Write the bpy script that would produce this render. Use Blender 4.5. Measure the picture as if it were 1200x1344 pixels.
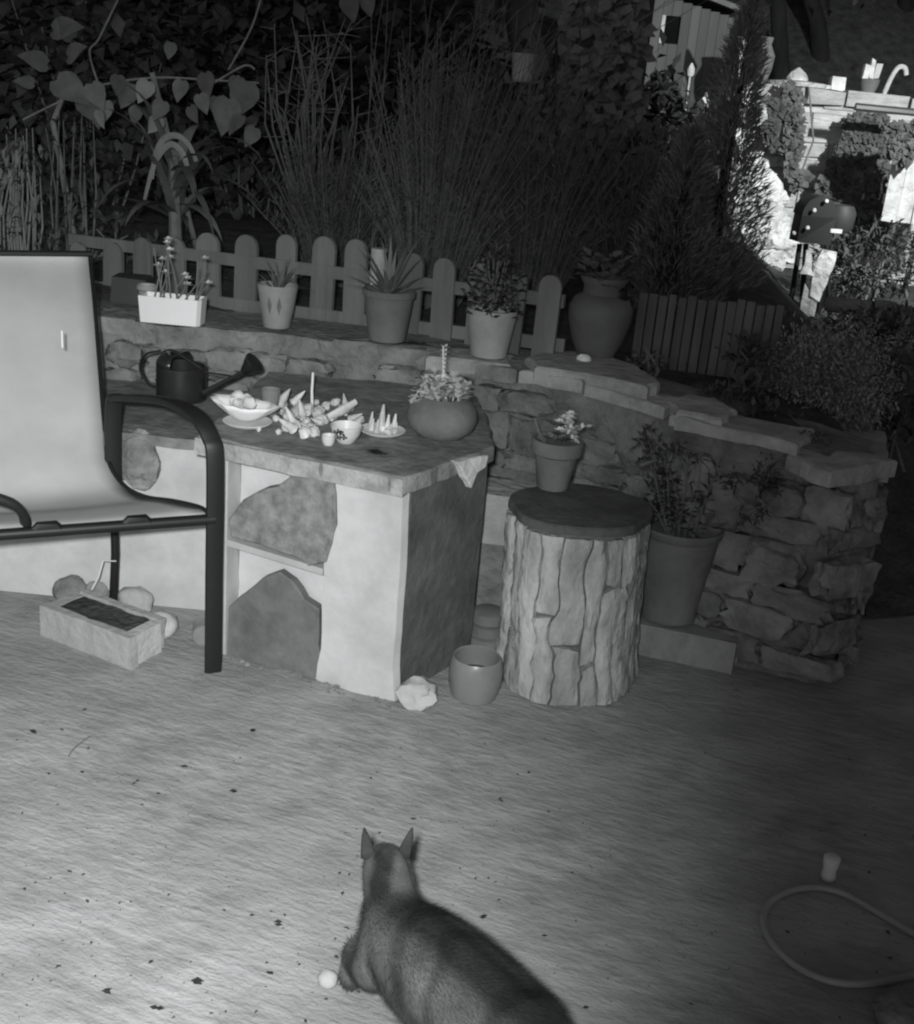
import bpy, bmesh, math, random
from mathutils import Vector, Matrix, noise
R = math.radians
sc = bpy.context.scene
col = sc.collection
for o in list(bpy.data.objects): bpy.data.objects.remove(o)

# ------------------------------------------------------------------ camera
PW, PH, FPX, CH = 1200, 1344, 1500.0, 1.54
PITCH, ROLL = R(20), R(5)
Fv = Vector((0, math.cos(PITCH), -math.sin(PITCH)))
_U0 = Vector((0, math.sin(PITCH), math.cos(PITCH))); _R0 = Vector((1, 0, 0))
Rv = math.cos(ROLL)*_R0 + math.sin(ROLL)*_U0
Uv = -math.sin(ROLL)*_R0 + math.cos(ROLL)*_U0
C0 = Vector((0, 0, CH))
cd = bpy.data.cameras.new('camera'); cam = bpy.data.objects.new('camera', cd); col.objects.link(cam)
m = Matrix((Rv, Uv, -Fv)).transposed().to_4x4(); m.translation = C0; cam.matrix_world = m
cd.sensor_fit = 'VERTICAL'; cd.sensor_height = 24; cd.lens = 24*FPX/PH
cd.clip_start = 0.05; cd.clip_end = 500
sc.camera = cam
sc.cycles.filter_width = 2.2

# ------------------------------------------------------------------ night sky, added plant fill, exposure
w = bpy.data.worlds.new('World'); sc.world = w; w.use_nodes = True
nt = w.node_tree; nt.nodes.clear()
sky = nt.nodes.new('ShaderNodeTexSky'); sky.sky_type = 'NISHITA'; sky.sun_disc = False
sky.sun_elevation = R(8); sky.sun_rotation = R(200)
bw = nt.nodes.new('ShaderNodeRGBToBW'); bg = nt.nodes.new('ShaderNodeBackground'); wo = nt.nodes.new('ShaderNodeOutputWorld')
nt.links.new(sky.outputs[0], bw.inputs[0]); nt.links.new(bw.outputs[0], bg.inputs[0]); nt.links.new(bg.outputs[0], wo.inputs[0])
bg.inputs[1].default_value = 0.05
sd = bpy.data.lights.new('plant_fill', 'SUN'); sd.energy = 0.01; sd.angle = R(0.5)  # faint directional light added to lift the background plants
so = bpy.data.objects.new('plant_fill', sd); col.objects.link(so); so.rotation_euler = (R(50), 0, R(-20))
vs = sc.view_settings; vs.view_transform = 'Standard'; vs.look = 'None'; vs.exposure = 0; vs.gamma = 1; vs.use_curve_mapping = False

SPOT_E, SPOT_POS, SPOT_AIM, SPOT_SIZE = 520.0, Vector((-.07, -0.04, 1.63)), Vector((-1.34, 2.25, 0.12)), 88
FAR_E, FAR_POS, FAR_AIM = 1400.0, Vector((3.2, 4.3, 2.9)), Vector((3.05, 9.2, 1.15))

# ------------------------------------------------------------------ pixel helpers (direction only; depth comes from planes)
def ray(px, py): return (Fv*FPX + Rv*(px-PW/2) + Uv*(PH/2-py)).normalized()
def gz(px, py, z=0.0):
    d = ray(px, py); return C0 + d*((z-CH)/d.z)
def at(px, py, Y):
    d = ray(px, py); return C0 + d*(Y/d.y)
def onplane(px, py, P0, n):
    d = ray(px, py); return C0 + d*((P0-C0).dot(n)/d.dot(n))

# ------------------------------------------------------------------ materials
MATS = {}
def mat(name, v, rough=.8, var=.25, scale=8, bump=.3, bscale=60, stretch=(1,1,1), spec=.3, metal=0, kind='noise', bdist=.01, tint=(1,1,1), two=None, wrap=None):
    if name in MATS: return MATS[name]
    M = bpy.data.materials.new(name); M.use_nodes = True; t = M.node_tree; N = t.nodes; L = t.links
    b = N['Principled BSDF']; b.inputs['Roughness'].default_value = rough
    b.inputs['Specular IOR Level'].default_value = spec; b.inputs['Metallic'].default_value = metal
    tc = N.new('ShaderNodeTexCoord'); mp = N.new('ShaderNodeMapping'); mp.inputs['Scale'].default_value = stretch
    L.new(tc.outputs['Object'], mp.inputs[0])
    oi = N.new('ShaderNodeObjectInfo')
    n1 = N.new('ShaderNodeTexNoise'); n1.inputs['Scale'].default_value = scale; n1.inputs['Detail'].default_value = 6; n1.inputs['Roughness'].default_value = .62
    L.new(mp.outputs[0], n1.inputs[0])
    cr = N.new('ShaderNodeValToRGB'); e = cr.color_ramp.elements
    lo, hi = v*(1-var), v*(1+var)
    if two is not None: lo, hi = two, v
    e[0].position = .32; e[1].position = .68
    e[0].color = (lo*tint[0], lo*tint[1], lo*tint[2], 1); e[1].color = (hi*tint[0], hi*tint[1], hi*tint[2], 1)
    L.new(n1.outputs['Fac'], cr.inputs[0])
    # a little difference from piece to piece
    mr = N.new('ShaderNodeMapRange'); mr.inputs[3].default_value = .85; mr.inputs[4].default_value = 1.15
    L.new(oi.outputs['Random'], mr.inputs[0])
    mx = N.new('ShaderNodeVectorMath'); mx.operation = 'SCALE'
    L.new(cr.outputs[0], mx.inputs[0]); L.new(mr.outputs[0], mx.inputs['Scale'])
    L.new(mx.outputs[0], b.inputs['Base Color'])
    if bump:
        n2 = N.new('ShaderNodeTexNoise'); n2.inputs['Scale'].default_value = bscale; n2.inputs['Detail'].default_value = 5
        L.new(mp.outputs[0], n2.inputs[0])
        bp = N.new('ShaderNodeBump'); bp.inputs['Strength'].default_value = bump; bp.inputs['Distance'].default_value = bdist
        L.new(n2.outputs['Fac'], bp.inputs['Height']); L.new(bp.outputs[0], b.inputs['Normal'])
    MATS[name] = M; return M

def ground_mat():
    M = bpy.data.materials.new('brushed_concrete'); M.use_nodes = True; t = M.node_tree; N = t.nodes; L = t.links
    b = N['Principled BSDF']; b.inputs['Roughness'].default_value = .9; b.inputs['Specular IOR Level'].default_value = .15
    tc = N.new('ShaderNodeTexCoord')
    def nz(scale, st, rot=0, det=5):
        mp = N.new('ShaderNodeMapping'); mp.vector_type = 'TEXTURE'; mp.inputs['Scale'].default_value = [1/k for k in st]; mp.inputs['Rotation'].default_value = (0, 0, rot)
        n = N.new('ShaderNodeTexNoise'); n.inputs['Scale'].default_value = scale; n.inputs['Detail'].default_value = det; n.inputs['Roughness'].default_value = .6
        L.new(tc.outputs['Object'], mp.inputs[0]); L.new(mp.outputs[0], n.inputs[0]); return n
    # warp the streaks a little so that they break up
    streak = nz(12, (1, 3.2, 1), R(-18), 9); fine = nz(55, (1, 1.4, 1), R(-24), 7); big = nz(1.6, (1, 1, 1), 0, 4); gr = nz(150, (1,1,1), 0, 2)
    cr = N.new('ShaderNodeValToRGB'); e = cr.color_ramp.elements
    e[0].position = .3; e[0].color = (.30, .30, .30, 1); e[1].position = .7; e[1].color = (.43, .43, .43, 1)
    L.new(big.outputs['Fac'], cr.inputs[0])
    c2 = N.new('ShaderNodeValToRGB'); e = c2.color_ramp.elements
    e[0].position = .38; e[0].color = (.58, .58, .58, 1); e[1].position = .60; e[1].color = (1.1, 1.1, 1.1, 1)  # relief highlights and shaded dashes painted into the streak colour
    L.new(streak.outputs['Fac'], c2.inputs[0])
    mm = N.new('ShaderNodeMix'); mm.data_type = 'RGBA'; mm.blend_type = 'MULTIPLY'; pm = nz(2.3, (1,1,1), R(40), 5); pr_ = N.new('ShaderNodeMapRange'); pr_.inputs[1].default_value = .40; pr_.inputs[2].default_value = .62; pr_.inputs[3].default_value = .06; pr_.inputs[4].default_value = .6; L.new(pm.outputs['Fac'], pr_.inputs[0]); L.new(pr_.outputs[0], mm.inputs[0])
    L.new(cr.outputs[0], mm.inputs[6]); L.new(c2.outputs[0], mm.inputs[7])
    vor = N.new('ShaderNodeTexVoronoi'); vor.inputs['Scale'].default_value = 55; vor.inputs['Randomness'].default_value = 1
    wn = nz(7, (1,1,1), 0, 3); L.new(tc.outputs['Object'], vor.inputs['Vector'])
    c3 = N.new('ShaderNodeValToRGB'); e = c3.color_ramp.elements
    e[0].position = .04; e[0].color = (.35, .35, .35, 1); e[1].position = .17; e[1].color = (1, 1, 1, 1)
    L.new(vor.outputs['Distance'], c3.inputs[0])
    c4 = N.new('ShaderNodeValToRGB'); e = c4.color_ramp.elements
    e[0].position = .46; e[0].color = (0, 0, 0, 1); e[1].position = .62; e[1].color = (1, 1, 1, 1)
    L.new(wn.outputs['Fac'], c4.inputs[0])
    m3 = N.new('ShaderNodeMix'); m3.data_type = 'RGBA'; m3.blend_type = 'MULTIPLY'
    L.new(c4.outputs[0], m3.inputs[0]); L.new(mm.outputs[2], m3.inputs[6]); L.new(c3.outputs[0], m3.inputs[7])
    sn = nz(3.1, (1, 1.6, 1), R(20), 7)
    c5 = N.new('ShaderNodeValToRGB'); e = c5.color_ramp.elements
    e[0].position = .36; e[0].color = (.68, .68, .68, 1); e[1].position = .58; e[1].color = (1, 1, 1, 1)
    L.new(sn.outputs['Fac'], c5.inputs[0])
    m4 = N.new('ShaderNodeMix'); m4.data_type = 'RGBA'; m4.blend_type = 'MULTIPLY'; m4.inputs[0].default_value = .8
    L.new(m3.outputs[2], m4.inputs[6]); L.new(c5.outputs[0], m4.inputs[7])
    L.new(m4.outputs[2], b.inputs['Base Color'])
    a1 = N.new('ShaderNodeMath'); a1.operation = 'MULTIPLY_ADD'; a1.inputs[1].default_value = .5
    L.new(fine.outputs['Fac'], a1.inputs[0]); L.new(streak.outputs['Fac'], a1.inputs[2])
    a2 = N.new('ShaderNodeMath'); a2.operation = 'MULTIPLY_ADD'; a2.inputs[1].default_value = .12
    L.new(gr.outputs['Fac'], a2.inputs[0]); L.new(a1.outputs[0], a2.inputs[2])
    bp = N.new('ShaderNodeBump'); bp.inputs['Strength'].default_value = .5; bp.inputs['Distance'].default_value = .018
    L.new(a2.outputs[0], bp.inputs['Height']); L.new(bp.outputs[0], b.inputs['Normal'])
    return M

# ------------------------------------------------------------------ mesh collector (world coordinates)
class MB:
    def __init__(s): s.v = []; s.f = []
    def add(s, vs, fs):
        o = len(s.v); s.v += [Vector(v) for v in vs]; s.f += [tuple(i+o for i in f) for f in fs]; return s
    def box(s, c, size, rz=0, M=None, jit=0, rnd=random):
        hx, hy, hz = size[0]/2, size[1]/2, size[2]/2
        mt = M or Matrix.Rotation(rz, 3, 'Z'); c = Vector(c)
        vs = [c + mt @ Vector((x*hx+rnd.uniform(-jit,jit), y*hy+rnd.uniform(-jit,jit), z*hz+rnd.uniform(-jit,jit))) for z in (-1,1) for x, y in ((-1,-1),(1,-1),(1,1),(-1,1))]
        return s.add(vs, [(3,2,1,0),(4,5,6,7),(0,1,5,4),(1,2,6,5),(2,3,7,6),(3,0,4,7)])
    def lathe(s, prof, c, seg=28, axis=None, wob=0, seed=0):
        c = Vector(c); q = Matrix.Identity(3)
        if axis is not None: q = Vector((0,0,1)).rotation_difference(Vector(axis).normalized()).to_matrix()
        vs = []; fs = []
        for j, (r, z) in enumerate(prof):
            for i in range(seg):
                a = 2*math.pi*i/seg
                rr = r
                if wob: rr *= 1+wob*noise.noise(Vector((math.cos(a)*1.5+seed, math.sin(a)*1.5, z*6)))
                vs.append(c + q @ Vector((rr*math.cos(a), rr*math.sin(a), z)))
        n = len(prof)
        for j in range(n-1):
            for i in range(seg):
                k = (i+1) % seg
                fs.append((j*seg+i, j*seg+k, (j+1)*seg+k, (j+1)*seg+i))
        fs.append(tuple(range(seg))[::-1]); fs.append(tuple((n-1)*seg+i for i in range(seg)))
        return s.add(vs, fs)
    def tube(s, path, r, seg=8, flat=None):
        P = [Vector(p) for p in path]; n = len(P)
        rs = r if isinstance(r, (list, tuple)) else [r]*n
        vs = []; fs = []; prev = None
        for i in range(n):
            t = (P[min(i+1,n-1)]-P[max(i-1,0)]).normalized()
            if prev is None:
                a = Vector((0,0,1)) if abs(t.z) < .9 else Vector((1,0,0))
            else: a = prev
            u = (a - t*a.dot(t)).normalized(); prev = u; wv = t.cross(u)
            for k in range(seg):
                an = 2*math.pi*(k+.5)/seg
                fu = flat if flat else 1
                vs.append(P[i] + u*(rs[i]*math.cos(an)) + wv*(rs[i]*fu*math.sin(an)))
        for i in range(n-1):
            for k in range(seg):
                l = (k+1) % seg
                fs.append((i*seg+k, i*seg+l, (i+1)*seg+l, (i+1)*seg+k))
        fs.append(tuple(range(seg))[::-1]); fs.append(tuple((n-1)*seg+k for k in range(seg)))
        return s.add(vs, fs)
    def prism(s, pts, off, bev=0):                      # closed 3D outline extruded by the vector off
        n = len(pts); P = [Vector(p) for p in pts]; off = Vector(off)
        cen = sum(P, Vector())/n
        if bev:
            top = [p+off*.999+(cen-p).normalized()*bev for p in P]; mid = [p+off*(1-bev/max(off.length,1e-6)*.8) for p in P]
            vs = P+mid+top; fs = [tuple(range(n))[::-1], tuple(range(2*n, 3*n))]
            for j in (0, 1):
                for i in range(n):
                    k = (i+1) % n; fs.append((j*n+i, j*n+k, (j+1)*n+k, (j+1)*n+i))
        else:
            vs = P+[p+off for p in P]; fs = [tuple(range(n))[::-1], tuple(range(n, 2*n))]
            for i in range(n):
                k = (i+1) % n; fs.append((i, k, n+k, n+i))
        return s.add(vs, fs)
    def blob(s, c, r, sub=2, amp=.25, freq=2.0, seed=0, q=None):
        bm = bmesh.new(); bmesh.ops.create_icosphere(bm, subdivisions=sub, radius=1)
        c = Vector(c); vs = []
        for v in bm.verts:
            p = v.co.copy(); k = 1+amp*noise.noise(p*freq+Vector((seed*3.7, seed*1.3, seed*.7)))
            p = Vector((p.x*r[0]*k, p.y*r[1]*k, p.z*r[2]*k))
            if q is not None: p = q @ p
            vs.append(c+p)
        fs = [tuple(v.index for v in f.verts) for f in bm.faces]; bm.free()
        return s.add(vs, fs)
    def leaf(s, p, d, up, ln, wd, bend=.2, heart=False):
        p = Vector(p); d = Vector(d).normalized(); up = Vector(up)
        sd = d.cross(up)
        if sd.length < 1e-3: sd = d.cross(Vector((1,.3,.2)))
        sd.normalize(); nn = sd.cross(d).normalized()
        if heart:
            pr = [(-.06,.16),(.06,.34),(.26,.42),(.52,.34),(.78,.17)]
            mid = [p, p+d*ln*.25+nn*ln*.02, p+d*ln*.5, p+d*ln*.75-nn*bend*ln*.4, p+d*ln-nn*bend*ln]
            lf = [p+d*ln*a+sd*wd*b_+nn*ln*(.06-bend*a*a) for a, b_ in pr]; rt = [p+d*ln*a-sd*wd*b_+nn*ln*(.06-bend*a*a) for a, b_ in pr]
            vs = mid+lf+rt
            fs = []
            for i in range(4):
                fs.append((i, i+1, 5+i+1, 5+i)); fs.append((i, 10+i, 10+i+1, i+1))
            return s.add(vs, fs)
        a = p; b_ = p+d*ln*.5+nn*ln*bend*.25; e = p+d*ln-nn*ln*bend
        return s.add([a, b_+sd*wd*.5, e, b_-sd*wd*.5], [(0,1,2,3)])
    def blade(s, p, d, ln, wd, droop=.4, seg=5, side=None, fold=0):
        p = Vector(p); d = Vector(d).normalized(); g = Vector((0,0,-1))
        sd = side or d.cross(Vector((0,0,1)))
        if sd.length < 1e-3: sd = Vector((1,0,0))
        sd = sd.normalized(); vs = []; fs = []
        pos = p.copy(); dd = d.copy()
        for i in range(seg+1):
            t = i/seg; ww = wd*(.55+.45*math.sin(math.pi*min(1,.15+t*.85)))*(1-t**3)+.0004
            vs += [pos+sd*ww*.5, pos-sd*ww*.5]
            pos = pos+dd*ln/seg; dd = (dd+g*droop*(t+.25)*2.2/seg).normalized()
        for i in range(seg): fs.append((2*i, 2*i+1, 2*i+3, 2*i+2))
        return s.add(vs, fs)

ROOT = {}
def thing(name, label, cat, loc, group=None):
    o = bpy.data.objects.new(name, None); col.objects.link(o); o.location = loc; o.empty_display_size = .05
    o['label'] = label; o['category'] = cat
    if group: o['group'] = group
    ROOT[o] = Vector(loc); return o
def build(name, mb, M, parent=None, smooth=True, label=None, cat=None, group=None, kind=None, base=None, sub=0):
    """One mesh object from world coordinates. With a parent it becomes its part; otherwise its origin is put at base."""
    me = bpy.data.meshes.new(name)
    if parent is not None: org = ROOT[parent]
    elif base is not None: org = Vector(base)
    else: org = Vector((0,0,0))
    me.from_pydata([v-org for v in mb.v], [], mb.f); me.update()
    if smooth: me.polygons.foreach_set('use_smooth', [True]*len(me.polygons))
    me.materials.append(M)
    o = bpy.data.objects.new(name, me); col.objects.link(o)
    if parent is not None: o.parent = parent
    else: o.location = org
    ROOT[o] = org
    if label: o['label'] = label
    if cat: o['category'] = cat
    if group: o['group'] = group
    if kind: o['kind'] = kind
    if smooth: 
        try: me.set_sharp_from_angle(angle=R(42))
        except Exception: pass
    if sub:
        md = o.modifiers.new('s', 'SUBSURF'); md.levels = sub; md.render_levels = sub
    return o

def rough_poly(pts, step=.03, jit=.004, seed=1):
    """Split the edges of a 2D outline and shake them, for broken stone edges."""
    rnd = random.Random(seed); out = []
    for i in range(len(pts)):
        a = Vector(pts[i]); b = Vector(pts[(i+1) % len(pts)]); n = max(1, int((b-a).length/step))
        for k in range(n):
            p = a.lerp(b, k/n)
            out.append(p + Vector([rnd.uniform(-jit, jit) for _ in p]))
    return out

# ------------------------------------------------------------------ material palette
CONC = ground_mat()
SOIL = mat('soil', .07, .95, .5, 9, .8, 45, bdist=.03)
PLASTER = mat('lime_plaster', .44, .85, .14, 7, .35, 22, bdist=.008)
PLASTER_DIRTY = mat('weathered_plaster', .62, .9, .3, 9, .5, 30, bdist=.012)
SLATE = mat('slate_slab', .15, .7, .3, 10, .3, 40)
SLATE_SPECK = mat('speckled_slab', .26, .8, .0, 26, .4, 60, two=.11)
STONETOP = mat('stone_top', .30, .85, .0, 12, .6, 40, two=.13)
WALLSTONE = mat('wall_stone', .3, .9, .0, 11, .8, 35, two=.13, bdist=.02)
MORTAR = mat('mortar', .26, .95, .0, 8, .8, 45, two=.12, bdist=.02)
CAPSTONE = mat('cap_stone', .5, .9, .0, 9, .7, 35, two=.27, bdist=.015)
BARK = mat('bark_plate', .46, .92, .0, 12, .8, 40, two=.22, stretch=(1,1,.45), bdist=.02)
BARKDARK = mat('bark_core', .11, .95, .4, 12, .7, 50)
SAWN = mat('sawn_wood_top', .10, .85, .3, 14, .4, 60)
BLACKMETAL = mat('black_powder_coat', .012, .5, .1, 20, 0, 1, spec=.35)
SLING = mat('sling_fabric', .405, .75, .09, 5, .35, 420, bdist=.002, spec=.2)
CANMETAL = mat('dark_enamel', .02, .28, .2, 10, .08, 30, spec=.6)
TERRA = mat('terracotta', .21, .85, .0, 7, .3, 50, two=.12)
TERRAD = mat('aged_terracotta', .15, .85, .22, 8, .25, 60)
WHITEPOT = mat('white_glazed_pot', .38, .6, .0, 7, .2, 40, two=.26)
WHITECER = mat('white_ceramic', .7, .4, .06, 12, .05, 30)
SHELL = mat('sea_shell', .7, .6, .0, 24, .3, 60, two=.45)
WOODF = mat('fence_wood', .155, .9, .22, 12, .4, 50, stretch=(1,1,.15))
WOODD = mat('dark_fence_wood', .12, .9, .3, 12, .4, 50, stretch=(1,1,.15))
LEAF = mat('leaf', .095, .6, .3, 14, 0, 1)
CONIF = mat('needle', .2, .7, .3, 9, 0, 1)
LEAFD = mat('leaf_dark', .07, .7, .4, 9, 0, 1)
LEAFP = mat('leaf_pale', .17, .55, .2, 14, 0, 1)
LEAFW = mat('leaf_silver', .62, .6, .2, 20, 0, 1)
TWIG = mat('twig', .16, .9, .25, 20, .3, 60)
TRUNKM = mat('tree_trunk', .02, .95, .4, 6, .8, 30, stretch=(1,1,.3))
BRICKP = mat('pale_brick', .44, .9, .0, 14, .6, 40, two=.36)
FARWALL = mat('far_wall_render', .55, .9, .0, 5, .8, 14, two=.33, stretch=(1,1,3), bdist=.03)
LIME = mat('limewashed_rock', .75, .9, .0, 7, 1.0, 16, two=.42, bdist=.04)
SHEDW = mat('shed_boards', .095, .9, .18, 5, .2, 30, stretch=(1,1,.2))
GLASS = mat('dark_glass', .01, .12, .1, 5, 0, 1, spec=.6)
HOSE = mat('hose', .26, .5, .1, 20, 0, 1)
LITTER = mat('dark_litter', .03, .95, .4, 40, 0, 1)
PRINT = mat('black_print', .015, .5, .1, 10, 0, 1)

# ------------------------------------------------------------------ terrain
WALLP = [(-2.6,3.80,.75),(-1.3,3.77,.74),(-.7,3.78,.74),(-.2,3.69,.74),(.2,3.56,.735),(.45,3.45,.72),(.62,3.33,.71),(.78,3.21,.70),(.93,3.12,.69),(1.08,3.04,.67),(1.16,3.09,.65),(1.25,3.4,.62),(1.4,4.0,.6)]
def wall_at(x):
    P = WALLP[:10]
    if x <= P[0][0]: return P[0]
    for a, b in zip(P, P[1:]):
        if a[0] <= x <= b[0]:
            t = (x-a[0])/(b[0]-a[0]); return (x, a[1]+(b[1]-a[1])*t, a[2]+(b[2]-a[2])*t)
    return P[-1]
def smooth(a, b, x):
    t = max(0, min(1, (x-a)/(b-a))); return t*t*(3-2*t)
def bed_z(x, y):
    z = .70 + .10*smooth(4.2, 6, y) + .05*noise.noise(Vector((x*1.2, y*1.2, 3)))*smooth(3.9, 4.6, y)
    k = smooth(1.0, 1.7, x - .12*(y-3))                      # falls away to the right of the retaining wall
    z = z*(1-k) + k*(.12+.3*smooth(3.5, 8, y)+.06*noise.noise(Vector((x, y, 0))))
    z += smooth(10.5, 22, y)*6.5                              # backdrop hillside added to block the sky
    z += 1.2*smooth(6, 10, y)*smooth(-.4, -3, x)
    return z
g = MB()
nx, ny = 30, 30
g.add([(-60,-40,0),(60,-40,0),(60,60,0),(-60,60,0)], [(0,1,2,3)])
build('patio', g, CONC, smooth=False, kind='structure')
g = MB(); xs = [-14+i*.22 for i in range(128)]
ys = [3.05+.13*i for i in range(30)] + [6.95+.4*i for i in range(45)]
vs_ = []; fs_ = []
for y in ys:
    for x in xs:
        f = wall_at(x)[1] if x < 1.08 else 3.3+max(0, (x-1.1)*.4)
        yy = max(y, f+.10) if y < 5.5 else y
        z = bed_z(x, yy)
        if x > 1.3: z *= smooth(3.4, 4.6, y) if y < 4.6 else 1
        vs_.append((x, yy, z+.006))
n_ = len(xs)
for j in range(len(ys)-1):
    for i in range(n_-1): fs_.append((j*n_+i, j*n_+i+1, (j+1)*n_+i+1, (j+1)*n_+i))
g.add(vs_, fs_); build('garden_terrain', g, SOIL, kind='structure')

# ------------------------------------------------------------------ lamps of the yard (both stand outside the frame)
def lamp(label, pos, aim, energy, size, blend, soft, group=None):
    t = thing('floodlight', label, 'floodlight', (pos.x, pos.y, 0))
    d = (aim-pos).normalized()
    base = pos - d*.10
    MBp = MB().tube([(base.x, base.y-.06, 0), (base.x, base.y-.06, base.z)], .02, 10)
    build('post', MBp, BLACKMETAL, t)
    h = MB().lathe([(.02,0),(.05,.01),(.06,.06),(.06,.085),(.052,.085),(.045,.06)], base, 20, axis=d)
    build('housing', h, BLACKMETAL, t)
    ld = bpy.data.lights.new('floodlight_beam', 'SPOT'); ld.energy = energy; ld.spot_size = R(size); ld.spot_blend = blend
    ld.shadow_soft_size = soft; ld.color = (.965, 1.0, .995)
    lo = bpy.data.objects.new('floodlight_beam', ld); col.objects.link(lo); lo.parent = t
    lo.location = pos - Vector((pos.x, pos.y, 0)); lo.rotation_euler = (-d).to_track_quat('Z', 'Y').to_euler()
lamp('small black infrared floodlight on a thin post by the patio', SPOT_POS, SPOT_AIM, SPOT_E, SPOT_SIZE, 1.0, .04)
lamp('small black floodlight on a thin post facing the far garden wall', FAR_POS, FAR_AIM, FAR_E, 58, .6, .05)

# ------------------------------------------------------------------ retaining wall
rw = thing('retaining_wall', 'low curved rubble stone retaining wall holding up the raised garden bed', 'wall', (0, 3.6, 0))
def path_pt(s):
    acc = 0
    for a, b in zip(WALLP, WALLP[1:]):
        A = Vector((a[0], a[1])); B = Vector((b[0], b[1])); l = (B-A).length
        if s <= acc+l:
            t = (s-acc)/l; p = A.lerp(B, t); d = (B-A)/l
            return p, d, a[2]+(b[2]-a[2])*t
        acc += l
    return Vector(WALLP[-1][:2]), (Vector(WALLP[-1][:2])-Vector(WALLP[-2][:2])).normalized(), WALLP[-1][2]
LTOT = sum((Vector(b[:2])-Vector(a[:2])).length for a, b in zip(WALLP, WALLP[1:]))
g = MB(); NS = 340; NZ = 26; vs_ = []; fs_ = []
for i in range(NS+1):
    p, d, h = path_pt(LTOT*i/NS); nrm = Vector((d.y, -d.x))
    for j in range(NZ+4):
        if j <= NZ:
            z = h*j/NZ; o_ = .028*noise.noise(Vector((p.x*7, z*9, p.y*7)))+.016*noise.noise(Vector((p.x*22, z*26, p.y*22)))+.03*(1-j/NZ)
        else: z = h+.004; o_ = -.1*(j-NZ)
        q = p+nrm*o_
        vs_.append((q.x, q.y, z))
    
k_ = NZ+4
for i in range(NS):
    for j in range(k_-1): fs_.append((i*k_+j, (i+1)*k_+j, (i+1)*k_+j+1, i*k_+j+1))
g.add(vs_, fs_); build('mortar_core', g, MORTAR, rw)
rnd = random.Random(4)
def wall_stone(s, z, ws, hs, seed, M, name='stone', depth=.05, parent=rw):
    p, d, h = path_pt(s); nrm = Vector((d.y, -d.x, 0)); d3 = Vector((d.x, d.y, 0))
    q = Matrix((d3, -nrm, Vector((0,0,1)))).transposed()
    c = Vector((p.x, p.y, z)) + nrm*(.012+.03*(1-z/h))
    bm = bmesh.new(); bmesh.ops.create_cube(bm, size=2)
    bmesh.ops.subdivide_edges(bm, edges=bm.edges, cuts=4, use_grid_fill=True)
    vv = []
    for v in bm.verts:
        u = v.co.copy(); sp = u.normalized()*1.25
        u = u.lerp(sp, .38)
        k = 1+.40*noise.noise(u*1.5+Vector((seed*2.1, seed*.7, seed)))+.16*noise.noise(u*4.2+Vector((seed, seed*1.7, 0)))
        vv.append(c + q @ Vector((u.x*ws/2*k, u.y*depth*k, u.z*hs/2*k)))
    fs = [tuple(v.index for v in f.verts) for f in bm.faces]; bm.free()
    return build(name, MB().add(vv, fs), M, parent)
sd_ = 0
ZROW = 0.02
zrow = .07
while zrow < .67:
    rh = rnd.uniform(.07, .13); s = rnd.uniform(0, .15)
    while s < LTOT-.1:
        ws = rnd.uniform(.09, .22); p, d, h = path_pt(s+ws/2)
        hidden = p.x < .05 and zrow < .5                     # behind the bench
        if not hidden and zrow+rh/2 < h-.04 and rnd.random() < .86:
            wall_stone(s+ws/2, zrow+rnd.uniform(-.015, .015), ws*.93, rh*.9*rnd.uniform(.8, 1.1), sd_, WALLSTONE, depth=rnd.uniform(.018, .036)); sd_ += 1
        s += ws
    zrow += rh
s = .1
while s < LTOT-.1:                                            # cap stones
    ws = rnd.uniform(.22, .42); p, d, h = path_pt(s+ws/2)
    n3 = Vector((d.y, -d.x, 0)); d3 = Vector((d.x, d.y, 0)); c = Vector((p.x, p.y, h+.004))
    th = rnd.uniform(.03, .055); fr = rnd.uniform(.015, .05); bk = rnd.uniform(.10, .17)
    pts = rough_poly([c-d3*ws*.48+n3*fr, c+d3*ws*.48+n3*(fr+rnd.uniform(-.02,.02)), c+d3*ws*.46-n3*bk, c-d3*ws*.45-n3*bk], .05, .008, sd_)
    pts = [Vector((q.x, q.y, h-th+.01+.012*noise.noise(q*9))) for q in pts]
    if rnd.random() < .9: build('cap_stone', MB().prism(pts, (0,0,th), .008), CAPSTONE if p.x > .15 or rnd.random() < .3 else WALLSTONE, rw)
    sd_ += 1; s += ws

for zc_, th, px in ((.765,.055,[(690,490),(716,480),(760,481),(800,489),(832,500),(866,524),(846,531),(812,522),(770,514),(735,508),(700,503)]),
                   (.728,.06,[(874,547),(900,541),(934,546),(962,562),(944,576),(915,570),(884,564)]),
                   (.752,.045,[(556,474),(610,474),(672,484),(668,497),(610,490),(560,486)])):
    pts = rough_poly([gz(x, y, zc_-th) for x, y in px], .03, .006, int(zc_*1000))
    pts = [Vector((p.x, p.y, zc_-th)) for p in pts]
    if sum(pts[i].x*pts[(i+1)%len(pts)].y-pts[i].y*pts[(i+1)%len(pts)].x for i in range(len(pts))) < 0: pts.reverse()
    build('cap_stone', MB().prism(pts, (0,0,th), .01), CAPSTONE, rw, smooth=False)

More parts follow.
